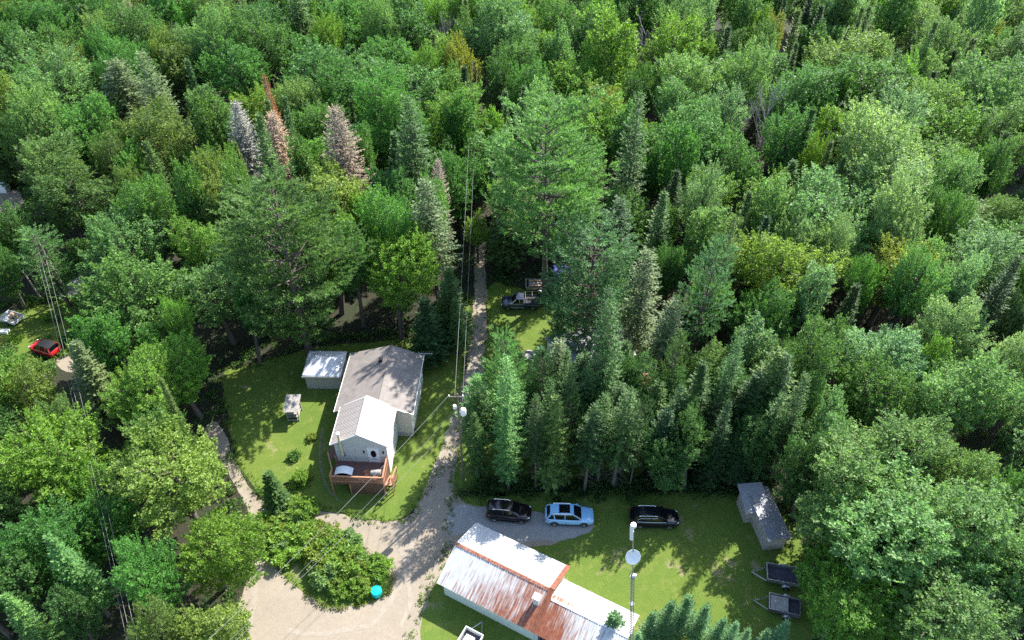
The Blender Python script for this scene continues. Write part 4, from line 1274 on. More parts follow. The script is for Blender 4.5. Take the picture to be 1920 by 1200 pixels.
def pine(Ht, Rr, base, nwh, nb=6, per=13, tuft=.36, prof=.42, foot=.30):
    C_, D_ = [], []
    paths = [([(0, 0, 0), (.1, .05, Ht * .4), (0, 0, Ht * .97)], .014 * Ht + .06, .03)]
    for i in range(nwh):
        f = i / (nwh - 1)
        z = Ht * (base + (1 - base) * f * .97)
        sh_ = (f / prof) ** .6 if f < prof else (1 - (f - prof) / (1 - prof)) ** .75
        rad = Rr * (foot + (1 - foot) * sh_) * (1 if f < .93 else .6)
        n_ = nb if f < .9 else 4
        a0 = R_.random() * 6.28
        for k in range(n_):
            if R_.random() < .10: continue
            az = a0 + k * 6.283 / n_ + R_.normal() * .28
            Lb = rad * R_.uniform(.5, 1.15)
            o_ = np.array([math.cos(az), math.sin(az), 0.0]); s_ = np.array([-o_[1], o_[0], 0.0])
            sl = .05 + .75 * f ** 1.3 + R_.normal() * .14
            zj = R_.normal() * .03 * Ht / max(4, nwh) * 6
            def pt(t_, lat): return o_ * Lb * t_ + s_ * lat + np.array([0, 0, z + zj + Lb * (sl * t_ + .18 * t_ * t_)])
            paths.append(([tuple(pt(0, 0)), tuple(pt(.5, 0)), tuple(pt(.95, 0))], .035 + .012 * Lb, .012))
            t_ = .40
            while t_ < 1.0:
                wl = Lb * .40 * (1 - (t_ - .40) * .9)
                for lat in np.arange(-wl, wl + .01, .66):
                    tt = t_ + abs(lat) / Lb * .5 + R_.normal() * .03
                    if tt > 1.08 or R_.random() < .12: continue
                    C_.append(pt(tt, lat + R_.normal() * .12) + R_.normal(size=3) * [.1, .1, .08])
                    D_.append(nrm(o_ * .75 + s_ * np.sign(lat) * .35 + np.array([0, 0, .65])))
                t_ += .62 / Lb
            C_.append(pt(1.02, 0)); D_.append(nrm(o_ + [0, 0, .6]))
    for k in range(8): C_.append(np.array([0, 0, Ht * (.96 + .04 * k / 8)]) + R_.normal(size=3) * .12); D_.append(np.array([0, 0, 1.0]))
    C_, D_ = np.array(C_), np.array(D_)
    idx = np.repeat(np.arange(len(C_)), per)
    t2 = R_.random(len(idx))
    d = nrm(rdir(len(idx)) * .75 + D_[idx] * .9)
    pos = C_[idx] + D_[idx] * ((t2 - .3) * tuft * 2.0)[:, None] + rdir(len(idx)) * .05
    L = tuft * R_.uniform(.7, 1.2, len(idx)) * (1.1 - .45 * t2)
    Q = leaves(pos, d, rdir(len(idx)) * .7 + np.array([0, 0, .8]), L, L * .26, .03)
    crown = quad_mesh('crown', Q); crown.materials.append(M['needle'])
    return mesh_of(tubes(paths), 'trunk', M['pine_bark']), crown


def bare_tree(Ht, Rr, n, bark='grey_bark'):
    paths = [([(0, 0, 0), (.1, 0, Ht * .5), (0, .1, Ht * .8)], .13, .05)]
    tw = []
    for _ in range(n):
        z = Ht * R_.uniform(.35, .75); az = R_.random() * 6.28; l_ = Rr * R_.uniform(.5, 1)
        e = np.array([math.cos(az) * l_, math.sin(az) * l_, min(Ht, z + Ht * R_.uniform(.12, .3))])
        s0 = np.array([0, 0, z]); md = s0 * .5 + e * .5 + [0, 0, -.2]
        paths.append(([tuple(s0), tuple(md), tuple(e)], .05, .012))
        for _k in range(7):
            t_ = R_.uniform(.35, 1); q = s0 + (e - s0) * t_
            dr = rdir(1)[0] * .5 + nrm(e - s0) * .5 + [0, 0, .6]
            q2 = q + nrm(dr) * R_.uniform(.6, 1.4)
            paths.append(([tuple(q), tuple(q2)], .02, .006))
    mb_ = tubes(paths[1:])
    tr_ = tubes(paths[:1])
    return mesh_of(tr_, 'trunk', M[bark]), mesh_of(mb_, 'branches', M[bark])


PROTO = {}
for i in range(5): PROTO['maple', i] = (*broadleaf(14, 4.3, [3.0, 2.4, 3.6, 2.0, 2.8][i], 300, 84, .205, .6, [9, 12, 7, 10, 8][i], [.5, .42, .55, .45, .6][i]), 14, 4.3)
for i in range(3): PROTO['birch', i] = (*broadleaf(14, 3.2, [3.5, 2.5, 3.0][i], 250, 56, .19, .35, [12, 9, 14][i], .42), 14, 3.2)
for i in range(3): PROTO['aspen', i] = (*broadleaf(15, 2.7, [4.0, 3.0, 3.5][i], 210, 36, .27, 1.0, 8, .5), 15, 2.7)
for i in range(4): PROTO['spruce', i] = (*spruce_pair(13, [2.1, 1.9, 2.3, 1.7][i], [.10, .16, .08, .2][i], bare_low=10), 13, 2.1)
for i in range(3): PROTO['rowspruce', i] = (*spruce_pair(12, [1.75, 1.5, 2.0][i], [.12, .2, .08][i], nb=[8, 9, 7][i], pw=[.75, .9, .62][i], droop=[.3, .2, .4][i], bare_low=14, step=[.4, .36, .45][i]), 12, 1.75)
for i in range(3): PROTO['fir', i] = (*spruce_pair(10, [1.05, .9, 1.2][i], .05, step=.3, nb=9, pw=.95, droop=.15, tw=.14), 10, 1.05)
for i in range(2): PROTO['youngspruce', i] = (*spruce_pair(6, 1.35, .04, step=.27, nb=9, pw=.9, droop=.05, tw=.11), 6, 1.35)
for i in range(2): PROTO['oldspruce', i] = (*spruce_pair(16, 2.3, [.28, .35][i], step=.42, nb=7, pw=.6, droop=.3, keep=.85, bare_low=26), 16, 2.3)
for i in range(2): PROTO['pine', i] = (*pine(26, 6.2, [.30, .14][i], [17, 21][i], 6, 32, .44), 26, 6.2)
for i in range(2): PROTO['youngpine', i] = (*pine(17, 3.6, [.28, .22][i], [15, 17][i], 6, 22, .36), 17, 3.6)
for i in range(1): PROTO['lowpine', i] = (*pine(17, 3.6, .07, 22, 7, 26, .38, .35, .72), 17, 3.6)
for i in range(2): PROTO['deadfir', i] = (*spruce_pair(15, 2.6, .16, step=.34, nb=9, pw=.62, droop=.28, keep=.75, mat='twig', bark='grey_bark', bare=1, tw=.10), 15, 2.6)
for i in range(2): PROTO['bare', i] = (*bare_tree(12, 2.6, 16), 12, 2.6)
COUNT = {'maple': 5, 'birch': 3, 'aspen': 3, 'spruce': 4, 'rowspruce': 3, 'fir': 3, 'youngspruce': 2, 'oldspruce': 2, 'pine': 2, 'youngpine': 2, 'lowpine': 1, 'deadfir': 2, 'bare': 2}
NAME = {'maple': ('maple_tree', 'maple tree'), 'birch': ('birch_tree', 'birch tree'), 'aspen': ('aspen_tree', 'aspen tree'), 'spruce': ('spruce_tree', 'spruce tree'), 'rowspruce': ('spruce_tree', 'spruce tree'),
        'fir': ('fir_tree', 'fir tree'), 'youngspruce': ('young_spruce', 'young spruce'), 'oldspruce': ('spruce_tree', 'spruce tree'), 'pine': ('white_pine', 'pine tree'), 'youngpine': ('white_pine', 'pine tree'), 'lowpine': ('white_pine', 'pine tree'), 'deadfir': ('dead_fir', 'dead tree'), 'bare': ('bare_tree', 'dead tree')}
TINT = {  # leaf albedo
    'mid': (.092, .180, .056), 'green': (.084, .190, .052), 'light': (.150, .240, .098), 'pale': (.19, .27, .145), 'yellow': (.175, .245, .05), 'lime': (.150, .25, .050),
    'olive': (.165, .215, .055), 'gold': (.225, .235, .05), 'dark': (.065, .135, .046), 'needle': (.080, .142, .052), 'deep': (.050, .096, .042), 'bluish': (.098, .185, .098), 'pinegreen': (.120, .225, .085),
    'greyneedle': (.135, .168, .095), 'mossy': (.115, .170, .058), 'silver': (.15, .26, .16), 'brown': (.275, .205, .165), 'grey': (.30, .28, .27), 'rust': (.33, .13, .05)}
WORD = {'mid': 'mid green', 'green': 'fresh green', 'light': 'light green', 'pale': 'pale silvery green', 'yellow': 'yellow-green', 'lime': 'lime green', 'olive': 'olive green', 'gold': 'golden yellow', 'dark': 'dark green',
        'needle': 'dark green', 'deep': 'blackish green', 'bluish': 'bluish green', 'pinegreen': 'bright green', 'greyneedle': 'greyish', 'mossy': 'mossy green', 'silver': 'silvery green', 'brown': 'brown', 'grey': 'grey', 'rust': 'rusty'}
TREES = []


def plant(kind, x, y, h, r, tint, label=None, group=None, lean=0.02):
    i = rnd.randrange(COUNT[kind])
    tr_, cr_, ph, pr = PROTO[kind, i]
    o = empty(NAME[kind][0], (x, y, 0), rnd.random() * 6.283)
    if kind in ('maple', 'birch', 'aspen'): lean = .06
    o.rotation_euler = (rnd.gauss(0, lean), rnd.gauss(0, lean), o.rotation_euler[2])
    k = r / pr
    v_ = .17 if kind in ('maple', 'birch', 'aspen') else .06
    o.scale = (k * rnd.uniform(1 - v_, 1 + v_), k * rnd.uniform(1 - v_, 1 + v_), h / ph)
    a = bpy.data.objects.new('trunk', tr_); COL.objects.link(a); a.parent = o
    c_ = bpy.data.objects.new('branches' if kind == 'bare' else 'crown', cr_); COL.objects.link(c_); c_.parent = o
    t_ = TINT[tint]
    j = rnd.uniform(.98, 1.3)
    g = rnd.gauss(0, .05)
    c_.color = (t_[0] * j * (1 + g), t_[1] * j * (1.12 if kind not in ('deadfir', 'bare') else 1), t_[2] * j * (1 - g), 1)
    tag(o, label, NAME[kind][1], group)
    TREES.append(dict(o=o, x=x, y=y, h=h, r=r, kind=kind, tint=tint, hero=bool(label)))
    return o


def hero(kind, tx, ty, h, wpx, tint, label, group=None):
    p_ = at(tx, ty, h)
    r = wpx / 2 * depth(p_.x, p_.y, h * .6) / F
    return plant(kind, p_.x, p_.y, h, r, tint, label, group)


# --- trees one can single out (pixel of the top, height, width in pixels)
HEROES = [
    ('pine', 1035, 200, 28, 250, 'pinegreen', 'tallest pine, bare lower trunk standing by the pickup'),
    ('pine', 500, 338, 25, 262, 'needle', 'broad dark green pine above the canvas shelter'),
    ('lowpine', 1112, 440, 18, 165, 'bluish', 'bushy bluish pine hiding the cabin roof'),
    ('oldspruce', 1215, 462, 18, 95, 'greyneedle', 'thin greyish spruce beside the bushy pine at the cabin'),
    ('oldspruce', 1195, 170, 24, 75, 'needle', 'tall dark spruce with bare trunk right of the tallest pine'),
    ('youngpine', 1342, 455, 19, 105, 'bluish', 'pine with long bare trunk right of the cabin'),
    ('spruce', 1382, 405, 18, 60, 'mossy', 'mossy slim spruce just behind the bare-trunked pine'),
    ('fir', 1447, 400, 15, 46, 'deep', 'very dark narrow fir between mossy spruce and yellow maple'),
    ('maple', 1490, 445, 15, 185, 'yellow', 'large yellow-green maple on the right beyond the spruce row'),
    ('fir', 1612, 530, 12, 50, 'deep', 'black-green pointed fir right of the large yellow maple'),
    ('birch', 1700, 443, 14, 110, 'gold', 'golden olive birch amid pale trees on the right'),
    ('maple', 1637, 480, 13, 75, 'green', 'small fresh green maple beside the golden birch'),
    ('maple', 1800, 560, 14, 150, 'pale', 'silvery maple below the golden birch'),
    ('maple', 1860, 430, 14, 160, 'pale', 'silvery maple at the right above its silvery neighbour'),
    ('spruce', 1905, 480, 17, 90, 'deep', 'dark spruce at the right frame edge'),
    ('maple', 1655, 860, 14, 240, 'light', 'light green maple right of the sheds'),
    ('maple', 1690, 945, 14, 300, 'light', 'big light green maple spreading beside the utility trailers'),
    ('maple', 1850, 900, 14, 220, 'light', 'light green maple at the right frame edge level with the workshop'),
    ('maple', 1605, 1085, 10, 190, 'lime', 'lime green maple overhanging the lower utility trailer'),
    ('maple', 1800, 1090, 12, 240, 'light', 'light maple in the bottom corner right of the trailers'),
    ('maple', 1545, 830, 12, 130, 'dark', 'dark green maple shading the plank shed'),
    ('birch', 1720, 780, 14, 170, 'light', 'light birch above the maple right of the sheds'),
    ('maple', 1840, 690, 14, 200, 'light', 'pale yellowish maple at the right edge below the dark spruce'),
    ('maple', 1660, 680, 13, 150, 'mid', 'mid green maple right of the dark yellow-tipped hollow'),
    ('maple', 230, 668, 14, 165, 'yellow', 'yellow-green maple above the dark forest cutting'),
    ('maple', 225, 500, 14, 260, 'mid', 'broad dome-shaped maple by the leaning utility pole'),
    ('maple', 318, 640, 12, 150, 'lime', 'lime-edged maple left of the lawn'),
    ('birch', 298, 835, 15, 225, 'olive', 'olive-gold birch at the fork of the drive'),
    ('maple', 352, 965, 12, 160, 'lime', 'lime green maple below the olive-gold birch'),
    ('birch', 378, 1158, 9, 160, 'olive', 'olive bush-like birch at the bottom edge beside the drive'),
    ('maple', 250, 1030, 12, 150, 'green', 'fresh green maple under the olive-gold birch near the wires'),
    ('birch', 110, 300, 16, 170, 'mossy', 'mossy broad tree shading the gravel pad at the left edge'),
    ('youngpine', 60, 435, 12, 95, 'pinegreen', 'small bright pine left of the leaning utility pole'),
    ('birch', 30, 690, 13, 110, 'olive', 'greyish olive birch at the left edge below the red car'),
    ('maple', 60, 790, 14, 190, 'lime', 'lime green maple at the left edge beside the dark cutting'),
    ('maple', 130, 870, 11, 110, 'lime', 'lime green slim maple between left-edge maple and wires'),
    ('maple', 40, 950, 12, 150, 'green', 'fresh green maple at the left edge above the bright spruce'),
    ('spruce', 95, 1005, 13, 105, 'pinegreen', 'bright green spruce left of the wires near the bottom edge'),
    ('spruce', 10, 1120, 11, 80, 'pinegreen', 'bright green spruce in the bottom left corner'),
    ('maple', 165, 950, 10, 130, 'green', 'fresh green low maple beside the wires'),
    ('fir', 500, 886, 6, 52, 'needle', 'lone narrow fir at the tip of the island where the drive splits'),
    ('birch', 605, 305, 17, 140, 'olive', 'olive birch between broad pine and brown dead fir'),
    ('maple', 715, 343, 18, 140, 'green', 'fresh green maple behind the grey-roofed house'),
    ('oldspruce', 803, 335, 19, 100, 'greyneedle', 'greyish spruce left of the lane behind the house'),
    ('deadfir', 500, 212, 18, 100, 'brown', 'rust-tipped brown dead fir above the broad pine'),
    ('deadfir', 632, 200, 21, 115, 'brown', 'taller brown dead fir behind the house'),
    ('deadfir', 497, 136, 19, 36, 'rust', 'thin reddish dead fir top poking from the maples'),
    ('deadfir', 815, 300, 16, 55, 'grey', 'grey dead fir behind the greyish spruce'),
    ('oldspruce', 767, 175, 22, 95, 'needle', 'tall dark spruce between brown dead fir and lane'),
    ('birch', 893, 392, 9, 52, 'yellow', 'small yellow-green birch leaning over the far end of the lane'),
    ('spruce', 838, 500, 12, 80, 'needle', 'dark spruce nearest the lane behind the house'),
    ('spruce', 800, 560, 10, 90, 'deep', 'blackish spruce at the back corner of the house'),
    ('spruce', 855, 560, 9, 60, 'needle', 'short dark spruce at the lane edge behind the house'),
    ('maple', 960, 55, 18, 145, 'mid', 'large round maple in the upper middle'),
    ('maple', 860, 60, 16, 95, 'gold', 'yellowing maple left of the large round one'),
    ('fir', 948, 165, 16, 34, 'needle', 'pointed fir in the dark gap, nearer the lane'),
    ('fir', 980, 158, 16, 36, 'needle', 'pointed fir in the dark gap, farther from the lane'),
    ('birch', 1150, 150, 16, 90, 'gold', 'golden olive birch behind the tallest pine'),
    ('bare', 1215, 22, 16, 80, 'grey', 'bare grey tree in the upper forest right of centre'),
    ('bare', 1067, 160, 16, 66, 'grey', 'bare grey tree behind the tallest pine'),
    ('aspen', 1100, 66, 16, 50, 'mid', 'slim aspen with bare stem in the dark gap'),
    ('bare', 830, 25, 15, 55, 'grey', 'bare grey tree top left of the yellowing maple'),
    ('maple', 600, 75, 16, 230, 'mid', 'wide mid green maple behind the reddish dead fir top'),
    ('maple', 735, 110, 16, 170, 'mid', 'mid green maple between wide maple and yellowing maple'),
    ('birch', 1480, 15, 15, 52, 'gold', 'bright golden birch in the upper right forest'),
    ('fir', 1545, 8, 17, 40, 'deep', 'dark pointed fir right of the bright golden birch'),
    ('fir', 1368, 45, 15, 36, 'deep', 'dark pointed fir left of the bright golden birch'),
    ('fir', 1610, 95, 12, 24, 'deep', 'small dark fir tip below the golden birch, inner one'),
    ('fir', 1680, 112, 11, 26, 'deep', 'small dark fir tip below the golden birch, outer one'),
    ('fir', 1790, 92, 14, 32, 'deep', 'dark fir tip in the upper right, tallest of its trio'),
    ('fir', 1757, 130, 14, 36, 'deep', 'dark fir tip in the upper right, lowest of its trio'),
    ('fir', 1834, 92, 13, 20, 'deep', 'slender dark fir tip in the upper right, outermost of its trio'),
    ('birch', 1870, 22, 14, 60, 'gold', 'yellow birch close to the upper right corner'),
    ('oldspruce', 240, 0, 17, 60, 'greyneedle', 'spindly half-bare spruce in the dark upper left gap'),
    ('spruce', 150, 10, 16, 90, 'needle', 'full green spruce in the upper left'),
    ('fir', 440, 262, 14, 34, 'mossy', 'mossy narrow fir left of the rust-tipped dead fir'),
    ('maple', 150, 180, 16, 150, 'green', 'fresh green maple in the left part of the forest'),
    ('oldspruce', 210, 110, 18, 120, 'greyneedle', 'wide greyish spruce right of the fresh green left maple'),
    ('maple', 1300, 200, 17, 150, 'mid', 'mid green maple right of the tall dark bare-trunked spruce'),
    ('maple', 1400, 240, 16, 140, 'mid', 'mid green maple above the mossy slim spruce'),
    ('maple', 1575, 330, 16, 200, 'light', 'light green maple above the small fresh green one'),
    ('aspen', 560, 250, 15, 70, 'lime', 'lime green aspen between the two brown dead firs'),
    ('maple', 1340, 640, 10, 110, 'light', 'light maple hiding behind the spruce row at its far end'),
    ('oldspruce', 1468, 660, 15, 110, 'mossy', 'mossy drooping spruce right of the spruce row'),
    ('spruce', 1018, 655, 11, 75, 'bluish', 'bluish spruce before the near corner of the cabin'),
    ('spruce', 1092, 668, 12, 85, 'needle', 'dark spruce standing before the cabin middle'),
    ('oldspruce', 1050, 640, 13, 80, 'greyneedle', 'greyish spruce before the cabin roof, nearest the fire ring'),
    ('spruce', 1180, 640, 12, 80, 'needle', 'dark spruce at the far corner of the cabin'),
    ('spruce', 1150, 690, 11, 75, 'mossy', 'mossy spruce before the brick patio of the cabin'),
    ('oldspruce', 1262, 560, 14, 90, 'greyneedle', 'greyish spruce right of the cabin and its patio'),
    ('spruce', 1420, 700, 13, 100, 'deep', 'blackish spruce at the back of the spruce row'),
]
for hh in HEROES: hero(*hh)
g_y = 'young spruces along the bottom edge'
for i, (tx, ty, h, wp) in enumerate([(1157, 1150, 5.0, 85), (1228, 1150, 5.2, 60), (1262, 1127, 6.0, 66), (1297, 1120, 6.2, 66), (1326, 1135, 5.8, 60), (1357, 1160, 5.0, 56), (1382, 1166, 5.0, 46), (1408, 1178, 4.8, 46), (1440, 1180, 4.8, 50), (1474, 1165, 5.2, 56), (1200, 1185, 4.5, 50)]):
    lab = ['young spruce against the end of the workshop roof', 'young spruce next to the mast foot', 'tall young spruce left of the tallest in the bottom row', 'tallest young spruce of the bottom row', 'dense young spruce right of the tallest in the bottom row',
           'short young spruce in the middle of the bottom row', 'slim young spruce in the bottom row', 'lowest young spruce of the bottom row near the trailers', 'pale young spruce of the bottom row under the trailers', 'young spruce at the maple end of the bottom row', 'low young spruce behind the mast foot'][i]
    hero('youngspruce', tx, ty, h, wp * .74, 'silver' if i > 5 else 'bluish', lab, g_y)
# dense spruce row behind the parked cars
ROW = []
tries = 0
while len(ROW) < 60 and tries < 5000:
    tries += 1
    x = rnd.uniform(-4.2, 28); y = rnd.uniform(46.7, 54.5)
    if x < -1 and y < 48.2: continue
    if any((x - a) ** 2 + (y - b2) ** 2 < 1.6 ** 2 for a, b2 in ROW): continue
    if (x + 5) ** 2 + (y - 48) ** 2 < 3: continue
    if any(abs(x - xb * y / yb) < 1.15 for xb, yb in ((1.5, 55), (-1.96, 54.2))): continue
    ROW.append((x, y))
for x, y in ROW:
    h = rnd.uniform(8.4, 15.2) + (y - 47) * .12
    if x > 18: h *= .93
    tn = 'pinegreen' if (x < 1 and rnd.random() < .6) else rnd.choice(['needle', 'deep', 'needle', 'mossy'])
    where = 'lane end' if x < 2 else ('part behind the blue-tinted SUV' if x < 9 else ('part behind the black SUV' if x < 17 else 'shed end'))
    dep = 'front' if y < 49.5 else ('middle' if y < 52 else 'rear')
    if x > 12 and rnd.random() < 0: pass
    RL = f'{WORD[tn]} tree in the {dep} of the dense row, {where}'
    if rnd.random() < (.42 if x > 10 else .12): tn = 'dark'
    elif tn == 'mossy' and x > 5: tn = 'deep'
    kd = 'birch' if tn == 'dark' else rnd.choices(['rowspruce', 'oldspruce', 'youngpine', 'spruce'], [2.6, 4.2, 2.8, 1.6])[0]
    plant(kd, x, y, h * (rnd.uniform(1.0, 1.4) if kd == 'oldspruce' else (.85 if kd == 'birch' else 1)), rnd.uniform(1.3, 2.3) * (1.25 if kd == 'birch' else 1), tn, f'{WORD[tn]} spruce in the {dep} of the dense row, {where}', 'trees of the dense row behind the parked SUVs')
HERO_N = len(TREES)

# --- forest filler: every tree where there is room, none on or in front of the clearings
CLEAR = [[p_[:2] for p_ in q] for q in (LAWN_L, LAWN_P, LAWN_R, DRIVE, LAWN_F, ROADF, PADF)]
CUT = W((128, 700), (165, 700), (262, 1100), (300, 1260), (225, 1260), (190, 1000))
SEE = [[(415, 700), (500, 690), (560, 662), (640, 650), (800, 642), (835, 640), (866, 560), (884, 455), (912, 440), (922, 535), (1000, 530), (1015, 560), (1010, 620), (915, 690), (855, 800), (850, 930), (1440, 930), (1492, 1000), (1490, 1210), (455, 1210), (468, 950), (378, 820)],
       [(-10, 575), (60, 578), (125, 545), (118, 670), (60, 680), (-10, 640)], [(170, 535), (228, 475), (215, 430), (190, 440)], [(66, 430), (96, 440), (145, 560), (115, 570)],
       [(130, 730), (160, 730), (250, 1110), (225, 1130)], [(-5, 345), (40, 345), (42, 398), (-5, 405)]]
cell = {}


def near(x, y, r, fac):
    for i in range(int((x - 12) // 8), int((x + 12) // 8) + 1):
        for j in range(int((y - 12) // 8), int((y + 12) // 8) + 1):
            for (a, b2, rr_) in cell.get((i, j), ()):
                if (x - a) ** 2 + (y - b2) ** 2 < ((r + rr_) * fac) ** 2: return True
    return False


def put(x, y, r): cell.setdefault((int(x // 8), int(y // 8)), []).append((x, y, r))


for q in TREES: put(q['x'], q['y'], q['r'] * (.8 if q['kind'] in ('pine', 'youngpine') else 1))


def region(px, py):
    if px < 470: return 'left' if py > 330 else 'upper left'
    if px < 900: return 'upper middle' if py < 330 else 'house'
    if px < 1280: return 'upper centre' if py < 330 else 'cabin'
    return 'upper right' if py < 330 else ('right' if py < 800 else 'lower right')


MIX = {
    'upper left': (['spruce', 'oldspruce', 'birch', 'maple', 'aspen', 'fir', 'bare', 'deadfir'], [1.3, 1.3, 3, 5, 1, .3, .3, .15], ['mid', 'green', 'mossy', 'olive', 'light']),
    'left': (['spruce', 'birch', 'maple', 'aspen', 'fir'], [.8, 3, 6, 1, .4], ['mid', 'green', 'mossy', 'lime', 'light', 'dark']),
    'upper middle': (['maple', 'birch', 'aspen', 'spruce', 'fir', 'bare'], [8, 3, 1.2, 1.3, .6, .35], ['mid', 'green', 'lime', 'light', 'mid']),
    'house': (['maple', 'birch', 'aspen', 'spruce', 'oldspruce'], [5, 3, 1, 1.5, 1.2], ['mid', 'green', 'olive', 'lime', 'dark']),
    'upper centre': (['maple', 'birch', 'aspen', 'spruce', 'bare'], [7, 2, 1, 1, .5], ['mid', 'dark', 'green', 'lime', 'light']),
    'cabin': (['maple', 'spruce', 'oldspruce', 'aspen'], [3, 3, 2, 1], ['dark', 'mid', 'green']),
    'upper right': (['maple', 'birch', 'aspen', 'fir', 'spruce', 'bare'], [9, 3, 1.2, .9, .5, .25], ['light', 'mid', 'pale', 'light', 'light', 'mid', 'pale', 'lime']),
    'right': (['maple', 'birch', 'aspen', 'fir', 'spruce'], [9, 3, 1, .3, .4], ['light', 'pale', 'mid', 'light', 'pale', 'lime', 'mid']),
    'lower right': (['maple', 'birch', 'aspen'], [7, 3, 1], ['light', 'light', 'lime', 'mid', 'pale'])}
PLACE = {'upper left': 'in the upper left forest', 'left': 'in the woods left of the lawn', 'upper middle': 'in the forest far behind the grey-roofed house', 'house': 'in the trees just behind the house', 'upper centre': 'in the forest beyond the tallest pine',
         'cabin': 'in the dark woods behind the cabin', 'upper right': 'in the upper right forest', 'right': 'in the forest right of the spruce row', 'lower right': 'in the woods right of the sheds'}
ok = 0
for it in range(26000):
    y = 28 + 148 * rnd.random()
    hw = 960 / F * (y * CP + (H0 - 8) * SP) + 9
    x = rnd.uniform(-hw, hw)
    if any(inside(x, y, q) for q in CLEAR) or inside(x, y, CUT): continue
    tx, ty = px_of(x, y, 14)
    bx_, by_ = px_of(x, y, 0)
    if by_ > 1500 or ty < -260: continue
    rg = region(tx, ty)
    ks, wts, tints = MIX[rg]
    kind = rnd.choices(ks, wts)[0]
    if kind in ('maple', 'birch', 'aspen'):
        h = rnd.gauss(14, 1.8); r = {'maple': 4.1, 'birch': 3.2, 'aspen': 2.4}[kind] * rnd.uniform(.7, 1.3)
        tn = rnd.choice(tints)
    else:
        h = rnd.gauss({'spruce': 15, 'oldspruce': 17, 'fir': 13, 'bare': 15, 'deadfir': 15}[kind], 1.8); r = {'spruce': 2.5, 'oldspruce': 2.5, 'fir': 1.15, 'bare': 2.2, 'deadfir': 2.2}[kind] * rnd.uniform(.8, 1.2)
        tn = 'grey' if kind in ('bare', 'deadfir') else rnd.choice(['needle', 'mossy', 'deep', 'needle', 'greyneedle'] if kind != 'fir' else ['needle', 'deep', 'mossy'])
    far = 1 + .55 * min(1, max(0, (y - 65) / 55))
    r *= far; h *= 1 + .28 * (far - 1) / .55
    if it > 14000: r *= .72; h *= .85
    if near(x, y, r, .72 if kind in ('maple', 'birch', 'aspen') else .85): continue
    bad = False
    for (dx_, dz) in ((0, 1.0), (-.85, .75), (.85, .75), (-.9, .5), (.9, .5), (0, .5), (0, .25)):
        q = px_of(x + dx_ * r, y - abs(dx_) * 0 , dz * h)
        q2 = px_of(x + dx_ * r, y - r * .7, dz * h)
        if any(inside(*q, s) or inside(*q2, s) for s in SEE): bad = True; break
    if bad: continue
    o = plant(kind, x, y, h, r, tn)
    TREES[-1]['rg'] = rg
    put(x, y, r)
    ok += 1
# labels: next to a landmark tree where one is near, else by colour and part of the forest
HREF = [(q, q['o']['label']) for q in TREES[:len(HEROES)]]
SHORT = {}
fill = [q for q in TREES if not q['hero']]
for hq, lab in HREF:
    words = lab.split()
    ref = ' '.join(words[:9])
    for dirn, (ux, uy) in (('just left of', (-1, 0)), ('just right of', (1, 0)), ('just behind', (0, 1)), ('just in front of', (0, -1))):
        best = None
        for q in fill:
            if 'label' in q['o']: continue
            dx_, dy_ = q['x'] - hq['x'], q['y'] - hq['y']
            d = math.hypot(dx_, dy_)
            if d < 11 and (dx_ * ux + dy_ * uy) > .8 * d and (best is None or d < best[0]): best = (d, q)
        if best:
            q = best[1]
            q['o']['label'] = ' '.join(f"{WORD[q['tint']]} {NAME[q['kind']][1].split()[0]} {dirn} the {lab}".split()[:16])
ORD = {}
for q in TREES:
    if q['o'].get('group') == 'trees of the dense row behind the parked SUVs':
        q['px'] = q['x']
        ORD.setdefault(q['o']['label'], []).append(q)
for q in fill:
    if 'label' not in q['o']:
        px_, py_ = px_of(q['x'], q['y'], q['h'] * .7)
        sz = 'tall' if q['h'] > 15.2 else ('low' if q['h'] < 12.6 else 'medium')
        lab = f"{sz} {WORD[q['tint']]} {NAME[q['kind']][1]} {PLACE[q['rg']]}"
        q['o']['label'] = lab
        q['o']['group'] = lab
        q['px'] = px_
        ORD.setdefault(lab, []).append(q)
    elif 'group' not in q['o']:
        q['o']['group'] = f"{NAME[q['kind']][1]}s of the surrounding forest"

NUM = 'two three four five six seven eight nine ten eleven twelve thirteen fourteen fifteen sixteen seventeen eighteen nineteen twenty'.split()
NTH = 'second third fourth fifth sixth seventh eighth ninth tenth eleventh twelfth thirteenth fourteenth fifteenth sixteenth seventeenth eighteenth nineteenth'.split()
for lab, qs in ORD.items():
    if 1 < len(qs) <= 20:
        qs.sort(key=lambda q: q['px'])
        for i, q in enumerate(qs):
            q['o']['label'] = ' '.join((f"{'leftmost' if i == 0 else ('rightmost' if i == len(qs) - 1 else NTH[i - 1])} {lab}").split()[:16])

# ------------------------------------------------------------------ bushes
def bush_mesh(r, h, n, leaf):
    k = 46
    d = rdir(k); d[:, 2] = np.abs(d[:, 2]) ** .8; d = nrm(d)
    C_ = d * R_.uniform(.45, 1.0, k)[:, None] * np.array([r, r, h * .8])
    ax_ = nrm(d * .6 + np.array([0, 0, .8]) + R_.normal(size=d.shape) * .3)
    ln_ = R_.uniform(.3, .75, k) * r
    idx = R_.integers(0, k, n)
    tt = R_.random(n); rd = rdir(n)
    pos = C_[idx] + ax_[idx] * ((tt - .3) * ln_[idx])[:, None] + rd * (.30 * r * (1.1 - tt) * R_.random(n) ** .4)[:, None]
    pos[:, 2] = np.abs(pos[:, 2])
    L = leaf * R_.uniform(.7, 1.3, n)
    Q = leaves(pos, nrm(ax_[idx] * .6 + rd * .8), nrm(np.array([0, 0, .9]) + d[idx] * .5 + R_.normal(size=rd.shape) * .5), L, L * .6)
    me = quad_mesh('shrub', Q); me.materials.append(M['leaf'])
    return me


BUSH = [bush_mesh(1.4, 2.4, 4200, .22) for _ in range(4)]
SMALL = [bush_mesh(.8, 1.0, 1300, .18) for _ in range(3)]


